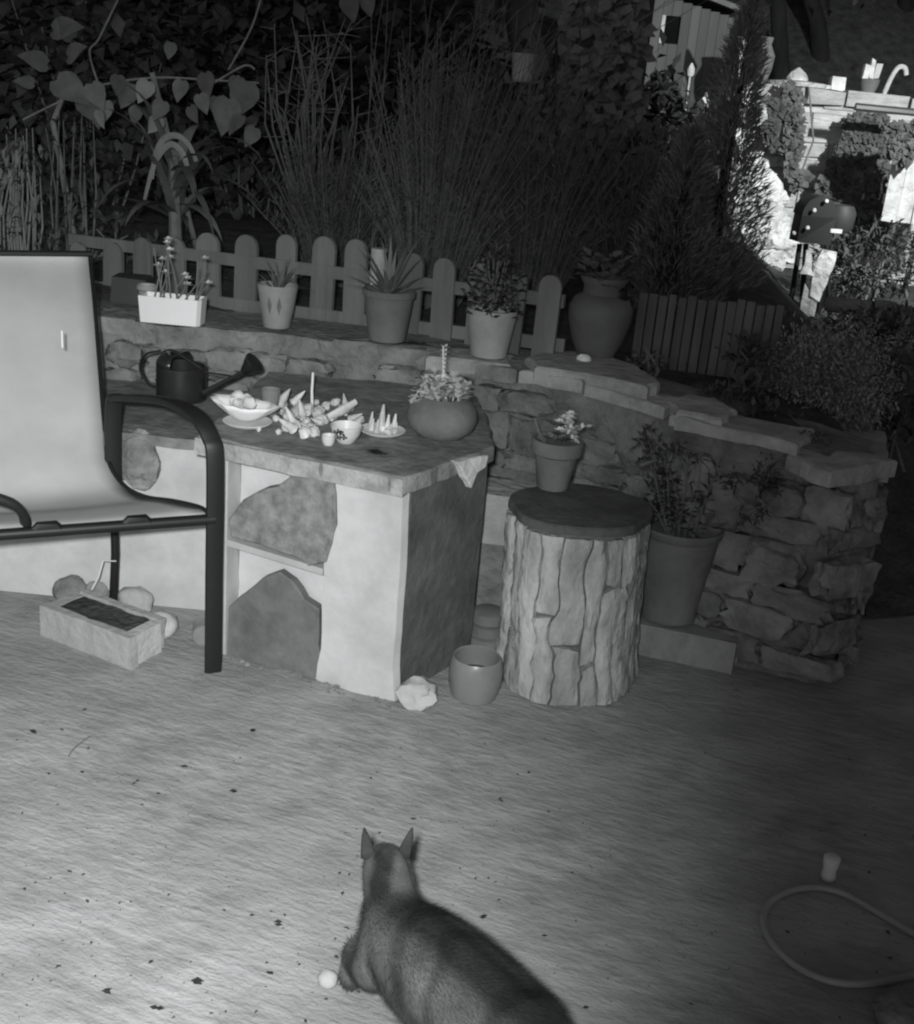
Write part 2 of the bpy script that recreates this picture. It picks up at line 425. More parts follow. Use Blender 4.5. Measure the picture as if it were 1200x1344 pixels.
# ------------------------------------------------------------------ masonry bench with stone top
TZ = .64
FR = Vector((-.135, 2.715, 0)); FL = Vector((-.665, 2.90, 0)); BR = Vector((.068, 3.02, 0))
tdir = (FR-FL).normalized(); nfr = Vector((tdir.y, -tdir.x, 0)); sdir = (BR-FR).normalized(); nsd = Vector((sdir.y, -sdir.x, 0))
be = thing('masonry_bench', 'white plastered masonry bench with rough stone top and dark slabs in its front recess', 'bench', (-.4, 3.2, 0))
def vprism(pts, z0, z1, step=.04, jit=.003, seed=2):
    P = rough_poly([Vector((p[0], p[1])) for p in pts], step, jit, seed)
    return [Vector((p.x, p.y, z0)) for p in P], Vector((0, 0, z1-z0))
def wavy_block(pts, z0, z1, nz=12, amp=.006, seed=0, step=.05, flare=0):
    P = rough_poly([Vector((p[0], p[1])) for p in pts], step, 0, 1); n = len(P); cen = sum(P, Vector((0,0)))/n
    vs = []; fs = []
    for j in range(nz+1):
        z = z0+(z1-z0)*j/nz
        for p in P:
            d = (p-cen).normalized()
            q = p+d*(amp*noise.noise(Vector((p.x*6+seed, p.y*6, z*6)))*1.6+amp*.6*noise.noise(Vector((p.x*22, p.y*22+seed, z*22))) + flare*max(0, 1-j/nz*3)**2)
            vs.append((q.x, q.y, z))
    for j in range(nz):
        for i in range(n):
            k = (i+1) % n; fs.append((j*n+i, j*n+k, (j+1)*n+k, (j+1)*n+i))
    fs.append(tuple(range(n))[::-1]); fs.append(tuple(nz*n+i for i in range(n)))
    return MB().add(vs, fs)
rec = .075
core = [FL-nfr*rec, FR-nfr*rec-tdir*.01, BR-sdir*.012, Vector((.02,3.62,0)), Vector((-.62,3.62,0))]
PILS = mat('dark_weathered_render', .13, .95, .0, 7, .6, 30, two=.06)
o = build('core', wavy_block(core, 0, TZ-.045, seed=3, amp=.004), PLASTER_DIRTY, be)
pw = .212
p0 = FR-tdir*pw
build('pillar', wavy_block([p0, FR, FR+sdir*.022+nsd*.004, p0-nfr*(rec+.02)], 0, TZ-.047, seed=9, amp=.005, flare=.012), PLASTER, be)
build('pillar', wavy_block([FL, FL+tdir*.05, FL+tdir*.05-nfr*(rec+.02), FL-nfr*(rec+.03)-tdir*.01], 0, TZ-.047, seed=5, amp=.004, step=.03), PLASTER, be)
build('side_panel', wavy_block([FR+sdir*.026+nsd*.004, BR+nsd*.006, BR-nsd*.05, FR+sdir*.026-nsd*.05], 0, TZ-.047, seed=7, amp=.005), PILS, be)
build('back_panel', wavy_block([FL+tdir*.052-nfr*(rec-.012), p0-nfr*(rec-.012)-tdir*.002, p0-nfr*(rec+.04), FL+tdir*.052-nfr*(rec+.04)], 0, TZ-.047, seed=12, amp=.002), PLASTER, be)
# shelf across the recess
sa = onplane(293, 706, FL, nfr); sb = onplane(424, 746, FL, nfr)
shv = [sa, sb, sb-nfr*rec*.85, sa-nfr*rec*.85]
g = MB(); g.prism([Vector((p.x, p.y, p.z-.020)) for p in shv], (0, 0, .018), .003); build('shelf', g, PLASTER, be, smooth=False)
def slab_from_pixels(name, px, P0, n, th, M, seed, label=None):
    pts = [onplane(x, y, P0, n) for x, y in px]; pts = rough_poly(pts, .025, .0022, seed)
    pts = [p-n*th for p in pts]
    if (pts[1]-pts[0]).cross(pts[2]-pts[1]).length < 1e-9: pass
    # keep the winding towards the viewer
    nn = Vector()
    for i in range(len(pts)): nn += pts[i].cross(pts[(i+1) % len(pts)])
    if nn.dot(n) < 0: pts.reverse()
    return build(name, MB().prism(pts, n*th, .004), M, be, smooth=False, label=label)
slab_from_pixels('stone_slab', [(386,619),(438,624),(441,690),(428,738),(404,744),(396,736),(345,716),(303,705),(300,682),(318,656),(345,643),(362,640)], FL+nfr*.010, nfr, .035, SLATE_SPECK, 21, 'speckled broken stone slab on the upper shelf')
slab_from_pixels('stone_slab', [(288,812),(300,797),(322,776),(345,759),(366,751),(384,763),(400,788),(420,800),(417,848),(425,884),(409,901),(345,884),(288,864)], FL-nfr*.006+Vector((0,0,0)), (nfr+Vector((0,0,.03))).normalized(), .03, SLATE, 22, 'dark smooth broken stone slab standing on the ground')
# stone top: two pieces that butt end to end
top = rough_poly([Vector((*(FL+nfr*.02-tdir*.03).xy,)), Vector((*(FR+nfr*.025+tdir*.015).xy,)), Vector((*(BR+nsd*.015+sdir*.02).xy,)), Vector((.03,3.66)), Vector((-.655,3.66))], .045, .006, 5)
build('stone_top', MB().prism([Vector((p.x, p.y, TZ-.043+.004*noise.noise(Vector((p.x*9,p.y*9,1))))) for p in top], (0,0,.043), .006), STONETOP, be, smooth=False)
slab_from_pixels('plaster_patch', [(601,606),(641,597),(638,612),(628,622),(620,641),(611,628)], FR+nsd*.03, nsd, .02, PLASTER_DIRTY, 31, 'pale triangular broken plaster patch on the side')
# rough pale render lip along the front edge of the top, uneven and crumbling
for k, (t0_, t1_) in enumerate(((-.03,.562),)):
    a0_ = FL+tdir*t0_+nfr*.026; a1_ = FL+tdir*t1_+nfr*.028
    build('render_lip', wavy_block([a0_, a1_, a1_-nfr*.03, a0_-nfr*.03], TZ-.052-.008*(k % 2), TZ-.006-.005*(k % 3), nz=6, amp=.010, seed=40, step=.012), mat('crumbling_lip', .42, .9, .0, 16, .8, 50, two=.2), be)
# lower set-back run of the bench on the left
bl = thing('masonry_ledge', 'white plastered low ledge set back beside the stone-topped bench', 'ledge', (-1.4, 3.35, 0))
ZL = at(200, 564, 3.2).z
build('plaster_wall', wavy_block([(-3.2,3.20),(-.70,3.16),(-.70,3.74),(-3.2,3.76)], 0, ZL-.03, seed=15, amp=.006, step=.08), PLASTER, bl)
pts = rough_poly([Vector((-3.2,3.18)), Vector((-.70,3.13)), Vector((-.70,3.74)), Vector((-3.2,3.76))], .06, .006, 8)
build('stone_top', MB().prism([Vector((p.x, p.y, ZL-.028)) for p in pts], (0,0,.03), .006), STONETOP, bl, smooth=False)
st = at(182, 605, 3.15)
build('rough_stone', MB().blob(st, (.065, .04, .085), 3, .35, 2.2, 8), WALLSTONE, bl)
exec_later = None

# ------------------------------------------------------------------ sling chair
cFR = Vector((-.630, 2.785, 0)); cRR = Vector((-.985, 3.07, 0)); uF = Vector((.90, .436, 0)).normalized()
cFL = cFR-uF*.62; uB = Vector((.86, .51, 0)).normalized(); cRL = cRR-uB*.58
ch = thing('patio_chair', 'black metal patio chair with pale sling seat and curved armrests', 'chair', ((cFR+cRL)*.5))
ARM = .69
def arm_path(f, r_):
    d = (f-r_).normalized()
    top = at(285, 545, f.y+.02).z if False else ARM
    P = [r_+Vector((0,0,.38)), r_+Vector((0,0,.52)), r_+d*.01+Vector((0,0,top-.03)), r_+d*.04+Vector((0,0,top-.012)), r_+d*.18+Vector((0,0,top+.018)), r_+d*.28+Vector((0,0,top+.03)), f-d*.075+Vector((0,0,top+.018)), f-d*.02+Vector((0,0,top-.025)), f+Vector((0,0,top-.09)), f+Vector((0,0,.3)), f+Vector((0,0,0))]
    return P
def catmull(P, n=6):
    out = []; Q = [P[0]]+P+[P[-1]]
    for i in range(1, len(Q)-2):
        for k in range(n):
            t = k/n; p0, p1, p2, p3 = Q[i-1], Q[i], Q[i+1], Q[i+2]
            out.append(.5*((2*p1)+(-p0+p2)*t+(2*p0-5*p1+4*p2-p3)*t*t+(-p0+3*p1-3*p2+p3)*t*t*t))
    out.append(Q[-2]); return out
def ribbon_tube(path, wa, wb, sidev):                           # flat oval tube: wa across sidev, wb the other way
    mb = MB(); P = path; n = len(P); vs = []; fs = []; seg = 10
    for i in range(n):
        t = (P[min(i+1,n-1)]-P[max(i-1,0)]).normalized()
        s_ = (sidev - t*sidev.dot(t)).normalized(); w_ = t.cross(s_)
        for k in range(seg):
            a = 2*math.pi*k/seg; ca, sa_ = math.cos(a), math.sin(a)
            ca = math.copysign(abs(ca)**.6, ca); sa_ = math.copysign(abs(sa_)**.6, sa_)
            vs.append(P[i]+s_*wa*ca+w_*wb*sa_)
    for i in range(n-1):
        for k in range(seg): fs.append((i*seg+k, i*seg+(k+1)%seg, (i+1)*seg+(k+1)%seg, (i+1)*seg+k))
    fs.append(tuple(range(seg))[::-1]); fs.append(tuple((n-1)*seg+k for k in range(seg)))
    return mb.add(vs, fs)
for f, r_ in ((cFR, cRR), (cFL, cRL)):
    build('armrest', ribbon_tube(catmull(arm_path(f, r_)), .024, .011, uF), BLACKMETAL, ch)
    lean = (r_-f).normalized()
    build('leg', MB().tube([r_+Vector((0,0,.44)), r_+lean*.0+Vector((0,0,.2)), r_+lean*.02+Vector((0,0,0))], .0125, 10), BLACKMETAL, ch)
bz = .448
fb0 = cFL+Vector((0,0,bz)); fb1 = cFR+Vector((0,0,bz))
build('front_rail', MB().tube([fb0, fb0.lerp(fb1,.5), fb1], .0145, 10), BLACKMETAL, ch)
q0 = gz(35, 694, bz); build('arm_strut', ribbon_tube(catmull([q0, at(31, 676, q0.y-.01), at(16, 661, q0.y-.03), at(-20, 652, q0.y-.06), cFL+Vector((.02,.02,.52))]), .012, .016, Vector((0,0,1))+uF*.5), BLACKMETAL, ch)
build('rear_rail', MB().tube([cRL+Vector((0,0,.36)), cRR+Vector((0,0,.36))], .011, 10), BLACKMETAL, ch)
for tt in (.68, .33):
    c = fb0.lerp(fb1, tt)
    build('bracket', ribbon_tube([c-uF*.032, c-uF*.02+Vector((0,0,.014)), c+uF*.02+Vector((0,0,.014)), c+uF*.032], .012, .012, Vector((0,-1,0))), BLACKMETAL, ch)
for f, r_ in ((cFR, cRR), (cFL, cRL)):
    build('side_rail', MB().tube([f+Vector((0,0,.44)), r_+Vector((0,0,.40))], .010, 8), BLACKMETAL, ch)
# sling: a swept sheet from the front rail over the seat and up the back
topR = gz(116, 333, 1.0); 
backn = (cRR-cFR).normalized()
def sling_profile(f, r_, tp):
    d = (r_-f).normalized()
    return catmull([f+Vector((0,0,bz+.010))+d*.004, f+Vector((0,0,bz+.019))+d*.012, f+d*.05+Vector((0,0,bz+.022)), f+d*.16+Vector((0,0,bz+.006)), f.lerp(r_, .62)+Vector((0,0,bz-.018)), f.lerp(r_, .84)+Vector((0,0,bz-.012)), f.lerp(r_,.99)+Vector((0,0,bz+.04)), f.lerp(tp, 0) if False else r_.lerp(tp, .18)*1+Vector((0,0,(bz+.12)-r_.lerp(tp,.18).z)), Vector((*r_.lerp(tp,.45).xy, bz+.27)), Vector((*r_.lerp(tp,.75).xy, bz+.43)), Vector((*tp.xy, tp.z-.03)), Vector((*tp.xy, tp.z))], 5)
ins = .022
a_ = sling_profile(cFR-uF*ins, cRR-uF*ins, topR); b_ = sling_profile(cFL+uF*ins, cRL+uF*ins, topR-uB*.56)
NW = 12; vs_ = []; fs_ = []
for i, (p, q) in enumerate(zip(a_, b_)):
    for k in range(NW+1):
        t = k/NW; v = p.lerp(q, t); sag = 4*t*(1-t)
        v = v+Vector((0,0,-.012*sag)) if i < 30 else v+backn*.012*sag
        vs_.append(v)
for i in range(len(a_)-1):
    for k in range(NW): fs_.append((i*(NW+1)+k, (i+1)*(NW+1)+k, (i+1)*(NW+1)+k+1, i*(NW+1)+k+1))
o = build('sling', MB().add(vs_, fs_), SLING, ch); md = o.modifiers.new('t', 'SOLIDIFY'); md.thickness = .003
tg_ = topR.lerp(a_[30], .45)-uB*.075-backn*.02
build('care_tag', MB().box(gz(82, 445, .86), (.004,.003,.045)), mat('tag', .62, .7, .05, 5, 0, 1), ch, smooth=False)
build('back_rail', MB().tube([topR+uB*.012, topR-uB*.57], .009, 8), BLACKMETAL, ch)
for prof, sg in ((a_, 1), (b_, -1)):
    off = uF*.008*sg
    build('sling_edge', MB().tube([p+off for p in prof[2:]], .0055, 6), BLACKMETAL, ch)

# ------------------------------------------------------------------ things under the chair
tr = thing('brick_trough', 'pale weathered brick trough filled with soil under the patio chair', 'trough', gz(140, 840))
A = gz(52, 835); B = gz(168, 880); ddir = (B-A).normalized(); nb = Vector((-ddir.y, ddir.x, 0))
L_ = (B-A).length; hh = .095; dp = .15; c0 = (A+B)/2
def obox(c, ax, ay, sx, sy, z0, z1, jit=.007, seed=0):
    P = rough_poly([Vector((c+ax*a*sx/2+ay*b*sy/2).xy) for a, b in ((-1,-1),(1,-1),(1,1),(-1,1))], .03, jit, seed)
    return [Vector((p.x, p.y, z0)) for p in P], Vector((0,0,z1-z0))
for k, (c, sx, sy) in enumerate(((c0+nb*.02, L_, .028), (c0+nb*dp, L_*.9, .022))):
    build('wall_brick', wavy_block([c+ddir*a*sx/2+nb*b*sy/2 for a, b in ((-1,-1),(1,-1),(1,1),(-1,1))], 0, hh, nz=6, amp=.007, seed=k*5+2, step=.02), BRICKP, tr)
for k, c in enumerate((c0+ddir*(L_/2-.02)+nb*.085, c0-ddir*(L_/2-.02)+nb*.085)):
    build('wall_brick', wavy_block([c+ddir*a*.018+nb*b*(dp-.045)/2 for a, b in ((-1,-1),(1,-1),(1,1),(-1,1))], 0, hh-.004, nz=6, amp=.007, seed=k*5+12, step=.02), BRICKP, tr)
p, of = obox(c0+nb*.085, ddir, nb, L_-.06, dp-.045, 0, hh-.006, seed=9); build('soil', MB().prism(p, of, .004), SOIL, tr, smooth=False)
for lab, (px, py, z, r, M) in {
    'round pale pebble lying beside the end of the brick trough': (212, 832, 0, (.05,.05,.038), BRICKP),
    'flat pale stone leaning behind the brick trough': (178, 806, 0, (.055,.04,.05), BRICKP),
    'rough grey stone behind the far corner of the brick trough': (95, 790, 0, (.055,.045,.045), WALLSTONE),
    'small grey stone beside the white ledge under the chair': (128, 800, 0, (.04,.035,.05), WALLSTONE)}.items():
    c = gz(px, py, z); build('stone', MB().blob(c+Vector((0,0,r[2]*.8)), r, 3, .22, 1.6, px), M, label=lab, cat='stone', base=c, group='stones around the trough')
c = gz(131, 815); build('straw_stem', MB().tube([c+Vector((-.02,0,.10)), c+Vector((0,.0,.14)), c+Vector((.012,.01,.19)), c+Vector((.05,.01,.192))], [.003,.003,.0025,.002], 6), mat('dry_straw', .6, .8, .1, 20, 0, 1), label='bright dry straw stem poking up from the trough', cat='straw', base=c)
# tin ring by the chair foot
c = gz(266, 853); q = c+Vector((0,.02,.034))
build('tin_can', MB().lathe([(.032,0),(.034,.004),(.034,.07),(.031,.07),(.030,.004)], q, 24, axis=(-.2,.96,.0)), mat('dull_tin', .35, .4, .15, 20, .1, 40, metal=.6), label='small dull open tin can lying behind the chair leg', cat='can', base=c)

# ------------------------------------------------------------------ watering can
wp = gz(238, 523, TZ); wp.y = min(wp.y, 3.36); wp = gz(238, 521, max(ZL, .6)+.004)
wc = thing('watering_can', 'dark shiny metal watering can with long spout on the masonry ledge', 'watering can', wp)
rb = .075
build('body', MB().lathe([(rb*.96,0),(rb,.006),(rb,.05),(rb*.99,.098),(rb*.95,.10),(rb*.93,.10),(rb*.93,.02)], wp, 32), CANMETAL, wc)
ang = R(-12); sx = Vector((math.cos(ang), math.sin(ang), 0)); sy = Vector((-sx.y, sx.x, 0))
g = MB(); hood = []
vs_ = []; fs_ = []
for i in range(13):
    a = math.pi*.5+math.pi*i/12
    for j in range(5):
        t = j/4; r = rb*(1.0-.02*t); z = .1+.035*math.sin(t*math.pi/2)
        rad = r*(1-.55*t*t)
        vs_.append(wp+sx*rad*math.cos(a)+sy*rad*math.sin(a)+Vector((0,0,z)))
for i in range(12):
    for j in range(4): fs_.append((i*5+j, (i+1)*5+j, (i+1)*5+j+1, i*5+j+1))
o = build('hood', g.add(vs_, fs_), CANMETAL, wc); o.modifiers.new('t','SOLIDIFY').thickness = .003
build('rear_handle', ribbon_tube(catmull([wp-sx*.072+Vector((0,0,.02)), wp-sx*.11+Vector((0,0,.03)), wp-sx*.135+Vector((0,0,.07)), wp-sx*.12+Vector((0,0,.115)), wp-sx*.07+Vector((0,0,.135))]), .008, .0035, sy), CANMETAL, wc)
build('top_handle', ribbon_tube(catmull([wp-sx*.06+Vector((0,0,.132)), wp-sx*.03+Vector((0,0,.142)), wp+sx*.03+Vector((0,0,.118)), wp+sx*.07+Vector((0,0,.098))]), .010, .003, sy), CANMETAL, wc)
s0 = wp+sx*.068+Vector((0,0,.02)); s1 = wp+sx*.20+Vector((0,0,.105))
sp = build('spout', MB().tube([s0, s0.lerp(s1,.5), s1], [.009,.0075,.0065], 12), CANMETAL, wc)
ROOT[sp] = ROOT[wc]
sdv = (s1-s0).normalized()
build('rose', MB().lathe([(.008,0),(.012,.005),(.032,.045),(.033,.052),(.0,.056)], s1, 20, axis=(sdv+Vector((0,0,.25))).normalized()), CANMETAL, sp)
build('brace', MB().tube([wp+sx*.07+Vector((0,0,.088)), s0.lerp(s1,.8)], .003, 6), CANMETAL, wc)

# ------------------------------------------------------------------ things on the bench top
def pot_profile(rt, rb_, h, rim=.0, rimh=.02, th=.006, soil=.85):
    p = [(rb_*.9,0),(rb_,.004)]
    if rim: p += [(rb_+(rt-rim-rb_)*.98, h-rimh-.002),(rt, h-rimh),(rt, h-.002),(rt-.002, h)]
    else: p += [(rb_+(rt-rb_)*.5, h*.5),(rt, h-.003),(rt-.001, h)]
    p += [(rt-th, h-.001),(rt-th-.002, h*soil),(0.001, h*soil)]
    return p
def rosette(mb, c, r, n, tilt=.6, wd=.35, rnd=random):
    for i in range(n):
        a = i*2.4+rnd.random()*.3; k = (i/n); el = tilt*(1-k)+1.3*k
        d = Vector((math.cos(a)*math.cos(el), math.sin(a)*math.cos(el), math.sin(el)))
        mb.leaf(c, d, Vector((0,0,1)), r*(1-.45*k), r*wd, .05)
    return mb
rnd = random.Random(11)
dp_ = gz(322, 562, TZ)
build('saucer', MB().lathe([(.035,0),(.06,.004),(.068,.012),(.066,.013),(.05,.008),(.001,.007)], dp_+Vector((0,.03,.001)), 30), WHITECER, label='shallow white saucer under the shell dish on the bench', cat='saucer', base=dp_)
sh = thing('shell_dish', 'white boat-shaped shell dish heaped with shells on the saucer', 'dish', dp_+Vector((0,.03,.014)))
vs_ = []; fs_ = []
for i in range(7):
    t = i/6
    for k in range(24):
        a = 2*math.pi*k/24; r = .012+.06*t; fl = 1+.10*math.cos(9*a)*t
        vs_.append(dp_+Vector((math.cos(a)*r*1.25*fl-.008, math.sin(a)*r*.8*fl+.03, .014+.045*t**1.6+.015*t*max(0,-math.cos(a)))))
for i in range(6):
    for k in range(24): fs_.append((i*24+k, i*24+(k+1)%24, (i+1)*24+(k+1)%24, (i+1)*24+k))
fs_.append(tuple(range(24))[::-1])
o = build('dish_shell', MB().add(vs_, fs_), WHITECER, sh); o.modifiers.new('t','SOLIDIFY').thickness = .004
for i in range(5):
    build('shell', MB().blob(dp_+Vector((rnd.uniform(-.035,.035), .03+rnd.uniform(-.02,.025), .06+rnd.uniform(0,.012))), (rnd.uniform(.014,.024), .012, rnd.uniform(.014,.02)), 2, .4, 2.5, i), SHELL, sh)
c = gz(352, 548, TZ)+Vector((0,.03,0))
build('glass_cup', MB().lathe([(.018,0),(.026,.05),(.028,.075),(.026,.075),(.022,.01),(.001,.008)], c+Vector((0,0,.001)), 24), mat('smoky_glass', .2, .2, .1, 10, 0, 1, spec=.6), label='small smoky cup standing behind the shell dish', cat='cup', base=c)
# scatter of shells and coral pieces, each its own thing
spots = [(372,545,.02),(383,536,.018),(395,548,.02),(362,553,.015),(405,540,.018),(418,548,.02),(388,572,.022),(400,575,.02),(412,573,.018),(376,566,.016),(428,536,.018),(455,548,.016),(470,556,.015),(434,552,.017)]
spots += [(372+7.1*k%95, 536+(k*13)%34, .015) for k in range(22)]+[(366,538,.02),(378,552,.017),(402,558,.02),(424,556,.016),(445,545,.02),(460,540,.018),(415,531,.016),(392,562,.018),(340,566,.012),(440,532,.014),(408,568,.016),(366,570,.014)]
for i, (px, py, r) in enumerate(spots):
    r *= 1.15
    c = gz(px, py, TZ); q = Matrix.Rotation(rnd.random()*6, 3, 'Z')
    r *= rnd.uniform(.55, 1.0); k_ = rnd.uniform(.7, 1.7)
    if i % 5 == 1:
        dv_ = Vector((rnd.uniform(-1,1), rnd.uniform(-.5,.5), rnd.uniform(.1,1.1))).normalized(); rr_ = r*.75
        build('seashell', MB().tube([c+Vector((0,0,rr_))+dv_*t_*r*3.4 for t_ in (0,.12,.3,.5,.75,1)], [rr_*.5,rr_*1.05,rr_*.8,rr_*.72,rr_*.42,rr_*.1], 9), SHELL, label='slender pale turret shell in the scatter along the bench top', cat='shell', base=c, group='turret shells on the bench top'); continue
    build('seashell', MB().blob(c+Vector((0,0,r*.7)), (r*k_, r*.8, r*.85), 3, .34, 1.4+rnd.random()*1.6, i*1.7, q @ Matrix.Rotation(rnd.uniform(-.6,.6), 3, 'Y')), SHELL, label='small pale lumpy sea shell in the scatter along the bench top', cat='shell', base=c, group='sea shells scattered on the bench top')
c = gz(410, 540, TZ); build('white_stick', MB().tube([c, c+Vector((-.004,.005,.06)), c+Vector((-.003,.006,.115))], [.0045,.004,.0035], 8), WHITECER, label='thin upright white stick among the sea shells', cat='stick', base=c)
c = gz(430, 553, TZ); build('razor_shell', MB().tube([c+Vector((0,0,.012)), c+Vector((.035,.02,.028)), c+Vector((.075,.04,.055))], [.010,.014,.009], 10, flat=.6), SHELL, label='long pale razor shell propped on the smaller shells', cat='shell', base=c)
c = gz(452, 585, TZ)
bo = thing('patterned_bowl', 'small white bowl with black flower print near the bench edge', 'bowl', c)
build('bowl', MB().lathe([(.020,0),(.024,.004),(.038,.025),(.043,.048),(.041,.049),(.034,.025),(.001,.010)], c+Vector((0,.03,.001)), 30), WHITECER, bo)
bc = c+Vector((0,.03,.001))
for i, (a, z) in enumerate(((-2.2,.034),(-2.0,.022),(-1.75,.036),(-1.6,.024),(-1.9,.040))):
    d = Vector((math.cos(a), math.sin(a), 0)); r = .0235+.0195*(z/.048)**.75+.0018
    pc = bc+d*r+Vector((0,0,z)); tz = Vector((-d.y, d.x, 0)); upv = Vector((d.x*.4, d.y*.4, .9)).normalized()
    g = MB()
    for k in range(4):
        a2 = k*1.57+.5*i; dr = tz*math.cos(a2)+upv*math.sin(a2); pr = tz*-math.sin(a2)+upv*math.cos(a2)
        g.add([pc+d*.001, pc+dr*.006+pr*.004+d*.0016, pc+dr*.010+d*.001, pc+dr*.006-pr*.004+d*.0016], [(0,1,2,3)])
    build('printed_flower', g, PRINT, bo, smooth=False)
c = gz(420, 586, TZ); build('pebble_cup', MB().lathe([(.013,0),(.018,.01),(.019,.026),(.017,.027),(.014,.012),(.001,.01)], c+Vector((.02,.02,.001)), 18, wob=.1), WHITECER, label='tiny white cup in front of the patterned bowl', cat='cup', base=c)
c = gz(500, 574, TZ)
pl = thing('plate_garden', 'round pale plate holding a miniature arrangement of upright shells', 'plate', c)
build('plate', MB().lathe([(.03,0),(.055,.003),(.066,.012),(.064,.013),(.05,.007),(.001,.006)], c+Vector((0,.035,.001)), 30), WHITECER, pl)
for i, (dx, dy, h, r) in enumerate(((-.005,.045,.075,.009),(.012,.03,.05,.007),(-.03,.03,.035,.006),(-.015,.0,.038,.007),(.03,.05,.05,.007),(-.035,.055,.05,.006),(.035,.025,.03,.006))):
    b0 = c+Vector((dx,.02+dy*.6,.006)); build('upright_shell', MB().tube([b0, b0+Vector((.002,0,h*.5)), b0+Vector((.004,.002,h))], [r*1.2, r, r*.35], 8), SHELL, pl)
for i in range(8):
    b0 = c+Vector((rnd.uniform(-.04,.04),.035+rnd.uniform(-.03,.03),.014)); build('shell', MB().blob(b0, (.012,.01,.010), 2, .5, 2, i+3), SHELL, pl)
c = gz(495, 597, TZ)
g = MB(); g.leaf(c+Vector((-.035,.012,.006)), (.95,-.3,0), (0,0,1), .075, .03, -.05); g.leaf(c+Vector((-.03,.012,.009)), (.95,-.3,.05), (0,0,1), .06, .02, .12)
build('dry_leaf', g, LITTER, label='dark curled dry leaf lying near the bench edge', cat='leaf', base=c)

def leafmass(mb, c, rad, n, ln, wd, rnd, shell=.55, up=.3):
    c = Vector(c)
    cl = [Vector((rnd.gauss(0,1), rnd.gauss(0,1), rnd.gauss(0,1))).normalized()*rnd.uniform(shell,1) for _ in range(max(8, n//45))]
    for i in range(n):
        k = cl[i % len(cl)]; p = k+Vector((rnd.gauss(0,.17), rnd.gauss(0,.17), rnd.gauss(0,.17)))
        p = Vector((p.x*rad[0], p.y*rad[1], p.z*rad[2]))
        d = Vector((rnd.uniform(-1,1), rnd.uniform(-1,1), rnd.uniform(-.6,1)))+k*.6
        s_ = rnd.uniform(.6,1.3); mb.leaf(c+p, d, (rnd.uniform(-.5,.5), rnd.uniform(-.5,.5), 1), ln*s_, wd*s_, rnd.uniform(0,.4))
    return mb
# round pot with succulent
c = gz(577, 580, TZ)+Vector((0,.055,0))
rp = thing('round_pot', 'squat round clay pot with pale leafy succulent on the bench', 'potted plant', c)
pr = [(.05,0),(.068,.006),(.092,.03),(.100,.058),(.094,.085),(.078,.104),(.070,.110),(.072,.116),(.068,.118),(.062,.110),(.06,.104),(.001,.104)]
build('pot', MB().lathe(pr, c+Vector((0,0,.001)), 36), TERRA, rp)
g = MB()
tp = c+Vector((0,0,.105))
for i in range(15):
    a = rnd.random()*6.28; r = rnd.uniform(.01,.06); b0 = tp+Vector((math.cos(a)*r, math.sin(a)*r, 0)); h = rnd.uniform(.02,.07)
    if i < 3: b0 = tp+Vector((-.045+.02*i, .01*i, 0))
    e = b0+Vector((rnd.uniform(-.03,.02), rnd.uniform(-.02,.02), h)); g.tube([b0, e], .002, 5)
    for k in range(3): rosette(g, b0.lerp(e, .4+.3*k), .034, 10, .1, .5, rnd)
build('foliage', g, LEAFW, rp)
stalk_b = tp+Vector((-.01,.0,0)); g = MB().tube([stalk_b, stalk_b+Vector((.004,0,.08)), stalk_b+Vector((-.002,0,.15))], [.004,.003,.002], 6)
for k in range(8): rosette(g, stalk_b+Vector((.003,0,.06+.0125*k)), .018, 5, .1, .5, rnd)
build('flower_stalk', g, LEAFW, rp)
b0 = tp+Vector((.042,-.02,-.005)); build('plant_label', MB().box(b0+Vector((.006,0,.03)), (.012,.002,.07), M=Matrix.Rotation(.25,3,'Y')), LEAFP, rp, smooth=False)
g = MB()
for i in range(46):
    a = rnd.uniform(2.0,4.8); b0 = tp+Vector((math.cos(a)*.055-.01, math.sin(a)*.05, rnd.uniform(-.02,.03))); rosette(g, b0+Vector((-rnd.random()*.025,0,0)), .018, 6, .1, .6, rnd)
leafmass(g, tp+Vector((-.022,-.01,.03)), (.075,.05,.045), 330, .026, .014, rnd, .2)
build('trailing_foliage', g, LEAFW, rp)

# ------------------------------------------------------------------ stump
sp_ = gz(748, 925)+Vector((0,.165,0)); SR = .182; SH = .515
su = thing('tree_stump', 'upright section of tree trunk with thick cracked bark plates', 'stump', sp_)
lean = Vector((-.02, .0, 0))
def sr(a, z, k=1.0): return SR*k*(1+.06*math.sin(2*a+.6)+.03*math.sin(5*a)+.07*max(0, 1-z*9)+.02*noise.noise(Vector((math.cos(a)*2, math.sin(a)*2, z*4))))
def spt(a, z, k=1.0, off=0):
    r = sr(a, z, k)+off; return sp_+lean*(z/SH)+Vector((r*math.cos(a), r*math.sin(a), z))
vs_ = []; fs_ = []; SG = 48; SZ = 10
for j in range(SZ+1):
    for i in range(SG): vs_.append(spt(2*math.pi*i/SG, (SH-.012)*j/SZ, .945))
for j in range(SZ):
    for i in range(SG): fs_.append((j*SG+i, j*SG+(i+1)%SG, (j+1)*SG+(i+1)%SG, (j+1)*SG+i))
fs_.append(tuple(range(SG))[::-1]); fs_.append(tuple(SZ*SG+i for i in range(SG)))
build('heartwood', MB().add(vs_, fs_), BARKDARK, su)
tpz = []
for i in range(SG):
    a = 2*math.pi*i/SG; k = 1.05+.05*noise.noise(Vector((math.cos(a)*3, math.sin(a)*3, 7))); tpz.append(spt(a, SH-.014, k))
build('sawn_top', MB().prism(tpz, (0,0,.022), .006), SAWN, su, smooth=False)
rnd = random.Random(8)
bounds = []; a = 0
